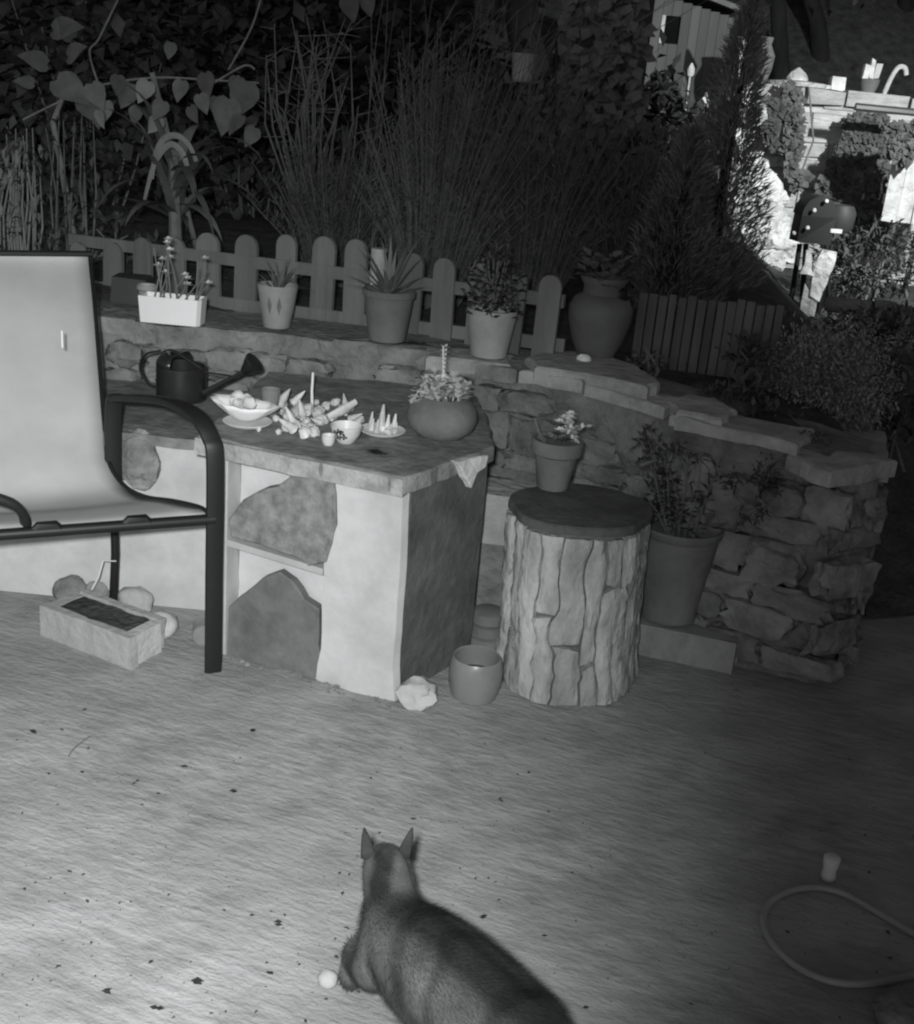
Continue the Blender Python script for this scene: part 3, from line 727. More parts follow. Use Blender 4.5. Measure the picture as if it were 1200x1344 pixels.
while a < 2*math.pi-.12:
    bounds.append(a); a += rnd.uniform(.24, .46)
if 2*math.pi-bounds[-1] < .15: bounds.pop()
NBD = len(bounds)
def bnd(i, z):
    b = bounds[i % NBD]+(2*math.pi if i >= NBD else 0)
    return b+.13*noise.noise(Vector(((i % NBD)*3.3, z*7, 1)))+.07*noise.noise(Vector(((i % NBD)*5.1, z*22, 4)))
for i in range(NBD):
    cuts = [0.004]
    z = rnd.uniform(.12, .75)
    while z < SH-.1: cuts.append(z); z += rnd.uniform(.16, .5)
    cuts.append(SH-.02)
    for z0, z1 in zip(cuts, cuts[1:]):
        if rnd.random() < .06: continue
        gp = rnd.uniform(.012,.024); zz0, zz1 = z0+.006, z1-.006; nz_ = max(5, int((zz1-zz0)/.02)); na = 5; th = rnd.uniform(-.004, .009)
        vs_ = []; fs_ = []; sl = rnd.uniform(-.02,.02)
        for layer in (0, 1):
            for j in range(nz_+1):
                z = zz0+(zz1-zz0)*j/nz_
                a0, a1 = bnd(i, z)+gp, bnd(i+1, z)-gp
                for k in range(na+1):
                    t = k/na; zt = min(SH-.016, max(.002, z+(sl*(t-.5) if (j == 0 and z0 > .01) or (j == nz_ and z1 < SH-.05) else 0)))
                    edge = min(t, 1-t)*2; ed2 = min(1, min(j, nz_-j)+.3)
                    off = th + .006*min(1, edge*2)*ed2+.007*noise.noise(Vector((a0*9+t*3, z*18, 2)))+.004*noise.noise(Vector((a0*30+t*9, z*55, 5))) if layer else -.02
                    vs_.append(spt(a0+(a1-a0)*t, zt, 1.0, off))
        n1 = (nz_+1)*(na+1)
        for j in range(nz_):
            for k in range(na):
                q = j*(na+1)+k; fs_.append((n1+q, n1+q+1, n1+q+na+2, n1+q+na+1)); fs_.append((q+na+1, q+na+2, q+1, q))
        for j in range(nz_):
            q = j*(na+1); fs_.append((q, n1+q, n1+q+na+1, q+na+1)); q += na; fs_.append((q+na+1, n1+q+na+1, n1+q, q))
        for k in range(na):
            fs_.append((k, k+1, n1+k+1, n1+k)); q = nz_*(na+1)+k; fs_.append((q+1, q, n1+q, n1+q+1))
        build('bark_plate', MB().add(vs_, fs_), BARK, su, smooth=True)

# flower pot on the stump
c = gz(726, 646, SH+.008)+Vector((0,.04,0))
fp = thing('flower_pot', 'pale clay flower pot with small white flowers on the tree stump', 'potted plant', c)
build('pot', MB().lathe([(.042,0),(.045,.003),(.060,.098),(.064,.100),(.071,.104),(.073,.140),(.071,.143),(.064,.142),(.061,.125),(.001,.122)], c+Vector((0,0,.001)), 32), TERRA, fp)
g = MB(); gf = MB(); tp = c+Vector((0,0,.123))
for i in range(7):
    a = rnd.random()*6.28; b0 = tp+Vector((math.cos(a)*.03, math.sin(a)*.03, 0)); e = b0+Vector((rnd.uniform(-.01,.035), rnd.uniform(-.02,.02), rnd.uniform(.03,.055)))
    g.tube([b0, e], .0018, 5); rosette(g, b0.lerp(e,.5), .02, 5, .2, .5, rnd)
stems = build('stem', g, LEAF, fp); gl = []
for i in range(12):
    b0 = tp+Vector((.03+rnd.uniform(-.028,.03), rnd.uniform(-.03,.03), rnd.uniform(.03,.09))); g2 = rosette(MB(), b0+Vector((-.008,-.01,.004)), .021, 7, .15, .9, rnd)
    build('flower', g2, WHITECER, fp)
build('flower_head', leafmass(MB(), tp+Vector((.03,-.01,.055)), (.032,.028,.03), 90, .017, .013, rnd, .3), WHITECER, fp)
build('stick', MB().tube([tp+Vector((-.035,0,-.01)), tp+Vector((-.07,.01,.07))], .002, 6), TWIG, fp)
g = MB()
for i in range(10):
    a = 3.0+rnd.random()*.8; b0 = tp+Vector((math.cos(a)*.055, math.sin(a)*.05, .012)); rosette(g, b0, .02, 6, .1, .5, rnd)
build('foliage', g, LEAFP, fp)

# bucket, stones by the bench corner
c = gz(621, 926)+Vector((0,.055,0))
bu = thing('clay_jar', 'smooth grey round-sided clay jar with open mouth beside the stump', 'jar', c)
build('jar', MB().lathe([(.052,0),(.062,.004),(.072,.04),(.074,.075),(.070,.105),(.066,.118),(.064,.121),(.060,.119),(.063,.10),(.066,.05),(.001,.045)], c+Vector((0,0,.001)), 36), mat('glazed_clay', .19, .35, .12, 8, .05, 30, spec=.5), bu)
build('water', MB().lathe([(.064,.05),(.064,.062),(.001,.0621)], c, 30), GLASS, bu)
c = gz(546, 930)+Vector((0,.03,0)); build('rubble_stone', MB().blob(c+Vector((0,0,.03)), (.055,.045,.042), 3, .4, 2, 3), BRICKP, label='pale crumbly stone at the foot of the bench corner', cat='stone', base=c)
c = gz(638, 862)+Vector((0,.10,0))
tb = thing('stacked_pots', 'upturned grey clay saucers stacked behind the clay jar', 'saucers', c)
for k in range(3): build('saucer', MB().lathe([(.072-.008*k,0),(.066-.008*k,.028),(.05-.008*k,.034),(.001,.035)], c+Vector((0,0,.001+.037*k)), 28), TERRA, tb)
c = gz(660, 690, .3); p, d_, h_ = Vector((.16,3.3,0)), 0, 0
c = at(655, 760, 3.28)
blk = thing('stone_block', 'rough pale stone block with dark foot standing between bench and stump', 'block', Vector((c.x, 3.34, 0)))
build('block', wavy_block([(c.x-.08,3.26),(c.x+.10,3.24),(c.x+.10,3.40),(c.x-.08,3.42)], .26, .42, seed=4, amp=.008, nz=5), CAPSTONE, blk)
build('footing', wavy_block([(c.x-.07,3.27),(c.x+.09,3.25),(c.x+.09,3.40),(c.x-.07,3.42)], 0, .258, seed=6, amp=.008, nz=5), WALLSTONE, blk)

# large pot on a wood block
A = gz(848, 862); B = gz(960, 886); ax = (B-A).normalized(); ay = Vector((-ax.y, ax.x, 0)); c0 = (A+B)/2
sb_ = thing('timber_block', 'low grey timber block of thick planks under the large pot', 'block', c0+ay*.1)
for k in range(4):
    p, of = obox(c0+ay*(.035+.068*k)+ax*.01*(k%2)-ax*.03, ax, ay, (B-A).length+.06, .062, 0, .10-.004*(k%2), jit=.002, seed=k)
    build('plank', MB().prism(p, of, .004), mat('weathered_plank', .25, .9, .25, 10, .5, 40, stretch=(1,4,1)), sb_, smooth=False)
c = gz(880, 823, .105)+Vector((0,.085,0))
bp_ = thing('large_pot', 'large tapered dark clay pot with a woody plant on the timber block', 'potted plant', c)
build('pot', MB().lathe([(.082,0),(.088,.004),(.089,.016),(.086,.022),(.120,.27),(.126,.275),(.130,.295),(.127,.300),(.118,.298),(.112,.27),(.001,.262)], c+Vector((0,0,.001)), 36), TERRAD, bp_)
g = MB(); gl = MB(); tp = c+Vector((0,0,.262)); rnd = random.Random(3)
for i in range(26):
    a = rnd.random()*6.28; b0 = tp+Vector((math.cos(a)*.04, math.sin(a)*.04, 0)); e = b0+Vector((math.cos(a)*rnd.uniform(.02,.10)-.015, math.sin(a)*.08, rnd.uniform(.12,.30)))
    m_ = b0.lerp(e,.5)+Vector((rnd.uniform(-.02,.02), 0, .02)); g.tube([b0, m_, e], [.003,.0025,.0015], 5)
    for k in range(14):
        t = rnd.uniform(.3,1); q = b0.lerp(e, t); gl.leaf(q, (rnd.uniform(-1,1), rnd.uniform(-1,1), rnd.uniform(-.3,1)), (0,0,1), .04, .007, .1)
build('stem', g, TWIG, bp_); build('foliage', gl, LEAFD, bp_)
g = MB()
for i in range(14): g.leaf(tp+Vector((rnd.uniform(0,.08), rnd.uniform(-.08,-.03), rnd.uniform(.0,.05))), (rnd.uniform(0,1), rnd.uniform(-1,0), rnd.uniform(-.2,.8)), (0,0,1), .05, .012, .2)
build('dead_leaves', g, LEAFP, bp_)

# ------------------------------------------------------------------ pots along the wall top
def on_wall(px, py): return gz(px, py, .752)
c = on_wall(222, 426)+Vector((0,.04,0))
wt = thing('white_planter', 'white rectangular planter box with spiky white flowering plant on the wall', 'planter', c)
pts = [c+Vector((x, y, 0)) for x, y in ((-.095,-.04),(.09,-.045),(.1,-.03),(.1,.04),(-.095,.045))]
mb_ = MB(); sc_ = 1.06
vs_ = [p+Vector((0,0,.001)) for p in pts]+[c+(p-c)*sc_+Vector((0,0,.088)) for p in pts]+[c+(p-c)*(sc_-.07)+Vector((0,0,.088)) for p in pts]+[c+(p-c)*(sc_-.08)+Vector((0,0,.07)) for p in pts]
fs_ = [tuple(range(5))[::-1]]
for j in range(3):
    for i in range(5): fs_.append((j*5+i, j*5+(i+1)%5, (j+1)*5+(i+1)%5, (j+1)*5+i))
fs_.append(tuple(range(15,20)))
build('box', mb_.add(vs_, fs_), mat('white_plastic', .78, .5, .04, 8, 0, 1), wt, smooth=False)
g = MB(); rnd = random.Random(21); fl = []
for i in range(16):
    b0 = c+Vector((rnd.uniform(-.06,.08), rnd.uniform(-.02,.02), .07)); e = b0+Vector((rnd.uniform(-.05,.05), rnd.uniform(-.03,.03), rnd.uniform(.06,.2))); g.tube([b0, b0.lerp(e,.5)+Vector((rnd.uniform(-.02,.02),0,0)), e], [.0028,.0025,.002], 5); fl.append(e)
build('stem', g, LEAFP, wt)
for e in fl[:13]: build('flower', rosette(MB(), e, .024, 8, .1, .7, rnd), LEAFW, wt)
c = on_wall(190, 412)+Vector((0,.03,.0)); build('cup', MB().lathe([(.02,0),(.022,.003),(.028,.055),(.034,.06),(.034,.075),(.03,.075),(.024,.05),(.001,.045)], c+Vector((0,0,.02)), 22), WHITEPOT, label='small pale footed cup beside the white planter box', cat='cup', base=c)
build('trough', MB().box(on_wall(160, 404)+Vector((0,.12,.045)), (.12,.1,.09), jit=.004), mat('dark_plastic', .05, .6, .2, 6, 0, 1), smooth=False, label='dark plastic trough behind the small footed cup', cat='trough', base=on_wall(168,400)+Vector((0,.12,0)))

def spiky(mb, c, n, ln, wd, rnd, el0=.3, el1=1.3, droop=.5):
    for i in range(n):
        a = i*2.4+rnd.random()*.5; el = rnd.uniform(el0, el1)
        d = Vector((math.cos(a)*math.cos(el), math.sin(a)*math.cos(el), math.sin(el)))
        mb.blade(c+Vector((rnd.uniform(-.01,.01), rnd.uniform(-.01,.01), 0)), d, ln*rnd.uniform(.7,1.1), wd, droop)
    return mb
def wall_pot(px, py, rt, rb_, h, M, label, plant, rim=0, deco=False, seed=0):
    rnd = random.Random(seed); c = on_wall(px, py)+Vector((0,rb_,0))
    t = thing('wall_pot', label, 'potted plant', c)
    build('pot', MB().lathe(pot_profile(rt, rb_, h, rim), c+Vector((0,0,.001)), 32), M, t)
    tp = c+Vector((0,0,h*.86))
    if deco:
        for s_ in (-1, 1):
            d = Vector((s_*.28, -1, 0)).normalized(); r0, r1 = rb_+(rt-rb_)*.35+.0015, rb_+(rt-rb_)*.75+.0015
            tz = Vector((-d.y, d.x, 0)); a0 = c+d*r0+Vector((0,0,h*.35)); a1 = c+d*r1+Vector((0,0,h*.78))
            g = MB().add([a0, a0.lerp(a1,.5)+tz*.008+d*.001, a1, a0.lerp(a1,.5)-tz*.008+d*.001], [(0,1,2,3)]); build('motif', g, TERRAD, t, smooth=False)
    if plant == 'spiky': build('foliage', spiky(MB(), tp, 26, .13, .012, rnd, droop=.5), LEAFP, t)
    elif plant == 'yucca': build('foliage', spiky(MB(), tp, 30, .2, .016, rnd, droop=.35), LEAFP, t)
    elif plant == 'bush':
        g = MB()
        for i in range(420):
            a = rnd.random()*6.28; r = rt*1.15*math.sqrt(rnd.random()); z = rnd.uniform(.0, .24)*(1-.4*(r/rt)**2)
            g.leaf(tp+Vector((math.cos(a)*r, math.sin(a)*r, z)), (rnd.uniform(-1,1), rnd.uniform(-1,1), rnd.uniform(.1,1)), (0,0,1), .03, .009, .2)
        build('foliage', g, LEAF, t)
        g = MB()
        for i in range(10): b0 = tp; g.tube([b0, b0+Vector((rnd.uniform(-.05,.05), rnd.uniform(-.05,.05), .18))], .002, 5)
        build('stem', g, TWIG, t)
    return t
wall_pot(360, 433, .068, .046, .145, WHITEPOT, 'tapered white pot with two dark petal motifs on the wall', 'spiky', deco=True, seed=1)
wall_pot(505, 452, .088, .062, .17, TERRAD, 'dark clay pot with long arching strap leaves on the wall', 'yucca', rim=.006, seed=2)
wall_pot(641, 473, .082, .058, .155, WHITEPOT, 'wide pale pot with a fuzzy upright bush on the wall', 'bush', seed=3)
# urn
c = on_wall(783, 476)+Vector((0,.07,0))
un = thing('clay_urn', 'big-bellied dark clay urn with fleshy leaved plant on the wall', 'urn', c)
build('urn', MB().lathe([(.055,0),(.06,.004),(.085,.06),(.104,.13),(.106,.17),(.09,.20),(.066,.215),(.064,.24),(.078,.262),(.078,.27),(.07,.27),(.058,.245),(.001,.24)], c+Vector((0,0,.001)), 36), mat('urn_clay', .13, .7, .2, 6, .3, 40), un)
g = MB(); rnd = random.Random(5)
for i in range(60):
    a = rnd.random()*6.28; r = .09*math.sqrt(rnd.random()); g.leaf(c+Vector((math.cos(a)*r-.01, math.sin(a)*r, .25+rnd.random()*.08)), (math.cos(a)+rnd.uniform(-.4,.4), math.sin(a), rnd.uniform(.0,1)), (0,0,1), .05, .035, .15)
build('foliage', g, LEAFP, un)
c = on_wall(766, 478); build('white_pebble', MB().blob(c+Vector((0,0,.016)), (.025,.018,.018), 2, .3, 2, 4), WHITECER, label='small white pebble at the foot of the clay urn', cat='pebble', base=c)
c = at(812, 385, 3.75); build('dark_ornament', MB().blob(c+Vector((0,0,-.02)), (.03,.02,.05), 2, .7, 2.5, 4).tube([c+Vector((0,0,-.02)), Vector((c.x, c.y, .72))], .006, 6), PRINT, label='jagged black ornament on a stake next to the urn', cat='ornament', base=Vector((c.x, c.y, .72)))

# ------------------------------------------------------------------ picket fence
pf = thing('picket_fence', 'low round-topped wooden picket fence in the raised bed', 'fence', (-.7, 4.1, .7))
PK = [(100,24,318),(146,30,318),(186,28,312),(230,30,312),(275,34,306),(322,33,308),(376,29,308),(424,33,310),(469,32,314),(541,29,332),(586,30,339),(677,28,354),(722,30,361),(632,28,346)]
def fY(px): return 4.3-.55*(px-275)/445
fr = random.Random(6)
for px, wpx, ty in PK:
    Y = fY(px); P = at(px, ty, Y); wd = wpx/FPX*(Y*.94+.3)*1.0; zb = .66; hgt = P.z-zb
    tilt = fr.uniform(-.035, .035); r = wd/2; pts = []
    for s_, z in ((-1,0),(1,0)): pts.append(Vector((s_*r, 0, z)))
    for k in range(9):
        a = math.pi*k/8; pts.append(Vector((r*math.cos(a), 0, hgt-r+r*math.sin(a))))
    dv = Vector((.92,-.38,0)).normalized(); q = Matrix((dv, Vector((-dv.y, dv.x, 0)), Vector((0,0,1)))).transposed()
    rt_ = Matrix.Rotation(tilt, 3, 'Y')
    pts = [Vector((P.x, P.y, zb))+q @ (rt_ @ p) for p in pts]
    build('picket', MB().prism(pts, q @ Vector((0,.018,0)), .003), WOODF, pf, smooth=False)
for ty in (334, 392):
    A = at(90, ty-20, fY(90)+.03); B = at(740, ty+62, fY(740)+.03)
    dv = (B-A).normalized(); up_ = Vector((0,0,.022)); bk_ = Vector((.38,.92,0)).normalized()*.018
    build('rail', MB().add([A-up_, B-up_, B+up_, A+up_, A-up_+bk_, B-up_+bk_, B+up_+bk_, A+up_+bk_], [(0,1,2,3),(7,6,5,4),(0,4,5,1),(1,5,6,2),(2,6,7,3),(3,7,4,0)]), WOODF, pf, smooth=False)
P = at(498, 326, 4.0); build('stake', MB().tube([Vector((P.x, P.y, .66)), P], .028, 10), CAPSTONE, label='pale rough narrow stake standing before the picket fence', cat='stake', base=Vector((P.x, P.y, .66)))
# dark slat screen
ds = thing('slat_screen', 'dark low screen of upright wooden slats behind the wall', 'screen', at(930, 470, 3.9))
for i in range(15):
    px = 846+i*12.8; Y = 3.95-.10*i/15; a = at(px, 384+i*1.2+fr.uniform(-3,3), Y); zb = .6
    build('slat', MB().box((a.x, a.y, (a.z+zb)/2), (.027+fr.uniform(-.004,.004), .018, a.z-zb), rz=fr.uniform(-.1,.1)-.2), WOODD, ds, smooth=False)
for py in (395, 470):
    A = at(842, py, 3.99); B = at(1032, py+16, 3.88); build('rail', MB().tube([A, B], .012, 6), WOODD, ds)

# ------------------------------------------------------------------ plants
def shrub(name, label, px, py, Y, rad, n, ln, wd, M, seed, cat='shrub', stems=7, group=None, zb=None):
    rnd = random.Random(seed); c = at(px, py, Y); zb = bed_z(c.x, c.y) if zb is None else zb
    zb = min(zb, c.z-.02)
    t = thing(name, label, cat, (c.x, c.y, zb), group)
    build('foliage', leafmass(MB(), c, rad, n, ln, wd, rnd), M, t)
    g = MB()
    for i in range(stems):
        e = c+Vector((rnd.uniform(-.6,.6)*rad[0], rnd.uniform(-.6,.6)*rad[1], rnd.uniform(-.2,.6)*rad[2])); b0 = Vector((c.x+rnd.uniform(-.05,.05), c.y+rnd.uniform(-.05,.05), zb-.02))
        g.tube([b0, b0.lerp(e,.5)+Vector((rnd.uniform(-.05,.05), 0, 0)), e], [.008,.006,.003], 6)
    build('stem', g, TWIG, t); return t
# fine feathery broom-like shrubs
def broom(label, px, Y, hgt, n, spread, M, seed, ln=.14, cat='shrub', lean=0, fuzz=1.0):
    rnd = random.Random(seed); b = at(px, 420, Y); zb = bed_z(b.x, Y); b = Vector((b.x, Y, zb))
    t = thing('feathery_shrub', label, cat, b)
    g = MB(); gl = MB()
    for i in range(n):
        a = rnd.random()*6.28; r = rnd.random()**.6; h = hgt*rnd.uniform(.45,1.0)
        e = b+Vector((math.cos(a)*r*spread+lean, math.sin(a)*r*spread*.7, h*(1-.25*r))); m_ = b.lerp(e, .5)+Vector((math.cos(a)*r*spread*.06, 0, h*.04))
        s0_ = b+Vector((math.cos(a)*.12*r, math.sin(a)*.1*r, 0)); P = [s0_, m_, e]; g.tube(P, [.004,.003,.0012], 4)
        for k in range(int(75*fuzz)):
            t_ = .12+.8*rnd.random()**1.1; q = s0_.lerp(m_, t_*2) if t_ < .5 else m_.lerp(e, t_*2-1)
            gl.leaf(q, Vector((rnd.uniform(-.7,.7), rnd.uniform(-.7,.7), rnd.uniform(.2,1.2))), (rnd.uniform(-1,1), rnd.uniform(-1,1), .3), ln*rnd.uniform(.2,.5), .004, .1)
    build('stem', g, LEAF, t); build('foliage', gl, M, t); return t
broom('tall feathery shrub with long bare upright stems behind the picket fence', 560, 4.75, 1.25, 190, .42, LEAF, 41, lean=.06)
broom('feathery grey shrub between the tall stems and the ivy column', 690, 4.9, 1.0, 150, .38, LEAF, 42, lean=.05)
broom('loose wispy shrub growing behind the clay urn', 800, 5.0, .85, 120, .36, LEAF, 43)
broom('broad low feathery shrub behind the white planter pots', 430, 5.0, .75, 110, .42, LEAFD, 44)
# long arching stems of the tall shrub are part of a grass clump of its own
rnd = random.Random(51); b = at(585, 330, 5.0); b = Vector((b.x, 5.0, bed_z(b.x, 5.0)))
tg = thing('reed_clump', 'tall clump of thin leaning reeds rising above the feathery shrubs', 'reeds', b)
g = MB()
for i in range(70):
    x = rnd.uniform(-.38,.38); s0_ = b+Vector((x, rnd.uniform(-.15,.15), 0)); h = rnd.uniform(.9,1.5)
    bx_ = rnd.uniform(-.12,.42); g.tube(catmull([s0_, s0_+Vector((.02+.05*bx_*h, 0, h*.35)), s0_+Vector((.05+.3*bx_*h+rnd.uniform(-.02,.02), rnd.uniform(-.04,.04), h*.7)), s0_+Vector((.10+.9*bx_*h, rnd.uniform(-.08,.08), h*(1-.2*abs(bx_))))], 4), [.0026]*4+[.0022]*4+[.0016]*4+[.0008], 4)
build('reed_stems', g, LEAF, tg)
# conifer
def conifer(label, px, pybase, Y, hgt, rad, n, seed, M=CONIF):
    rnd = random.Random(seed); b = at(px, pybase, Y); b = Vector((b.x, Y, bed_z(b.x, Y)))
    t = thing('conifer', label, 'tree', b)
    build('trunk', MB().tube([b, b+Vector((0,0,hgt*.6)), b+Vector((.02,0,hgt))], [.03,.02,.004], 8), TRUNKM, t)
    g = MB()
    for i in range(n):
        z = rnd.random()**1.15; a = rnd.random()*6.28; rr = rad*(1-z)**.7*(.55+.45*rnd.random())*(1+.25*math.sin(a*3+z*9)); p = b+Vector((math.cos(a)*rr, math.sin(a)*rr, .05+z*hgt))
        g.leaf(p, Vector((math.cos(a)*.6+rnd.uniform(-.5,.5), math.sin(a)*.6+rnd.uniform(-.5,.5), rnd.uniform(.2,1.3))), (rnd.uniform(-1,1), rnd.uniform(-1,1), .2), rnd.uniform(.03,.07), .006, .1)
    build('crown', g, M, t)
conifer('tall narrow dark conifer rising behind the slat screen', 925, 400, 5.2, 1.2, .21, 9000, 61)
conifer('short dense conifer growing beside the slat screen', 875, 400, 4.9, .7, .22, 6000, 62)
# round clipped bush
shrub('round_bush', 'round dark clipped bush overhanging the end of the wall', 1082, 515, 3.75, (.20,.17,.22), 14000, .017, .006, mat('bush_leaf', .3, .7, .2, 14, 0, 1), 71, 'bush', zb=.45)
for i, (lab, px, py, Y, rad, n) in enumerate((('small leafy plant sprouting at the foot of the slat screen', 985, 470, 3.7, (.09,.07,.07), 260),('low creeping plant on the wall top below the round bush', 1010, 555, 3.4, (.10,.06,.05), 260),('leafy weed growing behind the dark wall corner stones', 850, 470, 3.75, (.06,.05,.06), 160))):
    shrub('leafy_plant', lab, px, py, Y, rad, n, .03, .012, LEAF, 80+i, 'plant', 4)
for i, (lab, px, py, Y, rad, n) in enumerate((('tufty weed on the wall top right of the pale cap slab', 955, 528, 3.5, (.12,.08,.06), 420),('ragged weed hanging over the end of the wall', 1045, 590, 3.2, (.10,.06,.09), 420),('dim trailing weed low on the wall behind the large pot', 985, 650, 3.02, (.07,.04,.10), 260),('small weed rooted in the wall joint above the large pot', 860, 590, 3.18, (.06,.03,.06), 180))):
    shrub('wall_weed', lab, px, py, Y, rad, n, .028, .008, LEAF, 880+i, 'weed', 4)
# ivy column in front of the shed
def ivy(label, cx, Y, x0, x1, y0, y1, n, sz, M, seed, cat='ivy', name='ivy'):
    rnd = random.Random(seed); b = at((x0+x1)/2, y1, Y); zb = bed_z(b.x, Y); b = Vector((b.x, Y, min(zb, b.z)))
    t = thing(name, label, cat, b); g = MB()
    for i in range(n):
        px = rnd.uniform(x0, x1); py = rnd.uniform(y0, y1); p = at(px, py, Y+rnd.uniform(-.12,.25))
        if noise.noise(Vector((px*.035, py*.03, seed))) < -.22: continue
        s_ = rnd.uniform(.6,1.3)*sz; g.leaf(p, (rnd.uniform(-.8,.8), rnd.uniform(-.8,0), rnd.uniform(-1,.3)), (rnd.uniform(-.4,.4), -.8, .6), s_, s_*.8, .2, heart=False)
    build('foliage', g, M, t)
    g = MB()
    for i in range(8):
        px = rnd.uniform(x0, x1); e = at(px, y0, Y+.1); g.tube([b+Vector((rnd.uniform(-.1,.1),.1,0)), (b+e)/2+Vector((rnd.uniform(-.15,.15),.1,0)), e], [.01,.008,.004], 5)
    build('vine', g, TWIG, t); return t
ivy('hanging leafy ivy column beside the small shed', 0, 6.2, 742, 845, -20, 170, 900, .075, LEAFP, 91)
ivy('bright-leaved bramble below the small shed', 0, 6.0, 745, 905, 165, 330, 900, .05, LEAF, 92, 'bramble', 'bramble')
# trailing heart-leaved vine upper left
rnd = random.Random(101)
vb = at(260, 300, 5.2); vb = Vector((vb.x, 5.2, bed_z(vb.x, 5.2)))
hv = thing('heart_leaf_vine', 'climbing vine with large hanging heart-shaped leaves', 'vine', vb)
HL = [(172,125,30),(195,120,26),(215,145,24),(270,110,28),(262,135,22),(300,150,40),(325,130,42),(318,165,26),(140,145,26),(120,125,30),(225,65,18),(455,8,28),(480,5,22),(250,150,20),(210,165,22),(335,180,24),(130,155,20),(285,140,26),(155,110,22),(310,110,20),(240,118,24),(180,150,20)]
for px, py, sz in HL:
    Y = rnd.uniform(4.6, 5.0); p = at(px, py-sz*.5, Y); s_ = sz/FPX*Y*1.15
    build('leaf', MB().leaf(p, (rnd.uniform(-.7,.7), rnd.uniform(-.6,.1), -1), (rnd.uniform(-.7,.7), -1, rnd.uniform(0,.7)), s_, s_*.95, .1, heart=True), LEAF if rnd.random() < .7 else LEAFP, hv)
g = MB()
for P in ([(30,150),(120,110),(200,95),(280,95),(340,100)],[(155,10),(130,60),(118,80),(135,120)],[(300,95),(330,40),(345,-20)],[(280,100),(320,95),(335,90)]):
    g.tube(catmull([at(x, y, 5.0)+Vector((0,0,.03*math.sin(x*.09+y*.05))) for x, y in P], 5), .0042, 6)
g.tube([vb, at(200,95,5.0)], .012, 6); build('vine_stem', g, TWIG, hv)
# big pale leaves plant in the corner
c = at(95, 95, 5.0); cb = Vector((c.x, 5.0, bed_z(c.x, 5.0)))
bl_ = thing('large_leaf_plant', 'plant with broad pale cupped leaves beyond the chair back', 'plant', cb)
for px, py, s_, dv in ((90,75,.12,(.5,-.4,.3)),(75,105,.17,(.8,-.3,-.4)),(110,125,.15,(.6,-.3,-.7)),(45,110,.08,(-.8,-.3,.1)),(62,85,.12,(-.5,-.5,.2)),(95,50,.10,(-.2,-.5,.5)),(128,140,.1,(.2,-.6,-.8)),(70,40,.14,(.9,-.3,.2))):
    build('leaf', MB().leaf(at(px, py, 4.9), dv, (.1,-.9,.5), s_, s_*.9, .15, heart=True), LEAF, bl_)
build('stem', MB().tube([cb, at(70,160,4.95), c], [.015,.012,.008], 6), TWIG, bl_)
# strap-leaved drooping plant
c = at(232, 300, 4.75); cb = Vector((c.x, 4.75, bed_z(c.x, 4.75)))
spn = thing('strap_leaf_plant', 'large plant with broad arching strap leaves behind the fence', 'plant', cb)
rnd = random.Random(111); crown = at(228, 205, 4.75)
for i in range(30):
    a = rnd.random()*6.28; el = rnd.uniform(.1, 1.35); d = Vector((math.cos(a)*math.cos(el), math.sin(a)*math.cos(el), math.sin(el)))
    st_ = Vector((c.x, 4.75, cb.z)).lerp(crown, rnd.uniform(.35,.9)); build('leaf', MB().blade(st_, d, rnd.uniform(.3,.5), rnd.uniform(.035,.06), rnd.uniform(.9,1.6), 9), LEAF if rnd.random() < .6 else LEAFP, spn)
for px, dpx in ((205, 1), (215, 1)):
    build('leaf', MB().tube(catmull([at(205+i*0, 250, 4.65) if i == 0 else at(x, y, 4.65) for i, (x, y) in enumerate([(200,235),(204,205),(215,183),(232,178),(248,190),(258,212)])], 5) if px == 205 else catmull([at(x, y, 4.63) for x, y in [(196,262),(206,215),(222,192),(238,200),(246,215)]], 5), [.004]+[.012]*24+[.008], 6, flat=.35) if False else MB().tube(catmull([at(x, y, 4.65) for x, y in ([(200,235),(204,205),(215,183),(232,178),(248,190),(258,212)] if px == 205 else [(190,262),(203,215),(222,190),(238,198),(246,218)])], 5), [.004+.010*math.sin(min(1, .1+i/24)*2.6) for i in range(26 if px == 205 else 21)], 6, flat=.4), LEAFP, spn)
build('stem', MB().tube([cb, crown], [.03,.02], 8), TWIG, spn)
# reeds at the left edge and tangle
rnd = random.Random(121)
def canes(label, x0, x1, ytop, Y, n, M, seed):
    rnd = random.Random(seed); b = at((x0+x1)/2, 330, Y); b = Vector((b.x, Y, bed_z(b.x, Y))); t = thing('cane_clump', label, 'canes', b); g = MB()
    for i in range(n):
        px = rnd.uniform(x0, x1); e = at(px+rnd.uniform(-15,15), ytop+rnd.uniform(-10,60), Y+rnd.uniform(-.1,.1)); s0_ = Vector((at(px, 330, Y).x, Y, b.z))
        g.tube([s0_, s0_.lerp(e,.5)+Vector((rnd.uniform(-.03,.03),0,0)), e], [.006,.005,.002], 5)
    build('cane_stems', g, M, t); g = MB()
    for i in range(n*9):
        p = at(rnd.uniform(x0-10,x1+10), rnd.uniform(ytop,330), Y+rnd.uniform(-.15,.1)); g.leaf(p, (rnd.uniform(-1,1), rnd.uniform(-1,.2), rnd.uniform(-1,.6)), (0,0,1), .06, .018, .3)
    build('foliage', g, M, t)
canes('tangled bright-edged canes beside the chair back', -20, 45, 175, 4.6, 26, LEAFP, 122)
canes('few thin bare canes next to the strap-leaved plant', 70, 125, 150, 4.9, 9, LEAF, 123)
shrub('leafy_bush', 'dim low leafy bush at the foot of the picket fence', 130, 315, 5.0, (.35,.15,.10), 700, .06, .02, LEAF, 131, 'bush', 5)
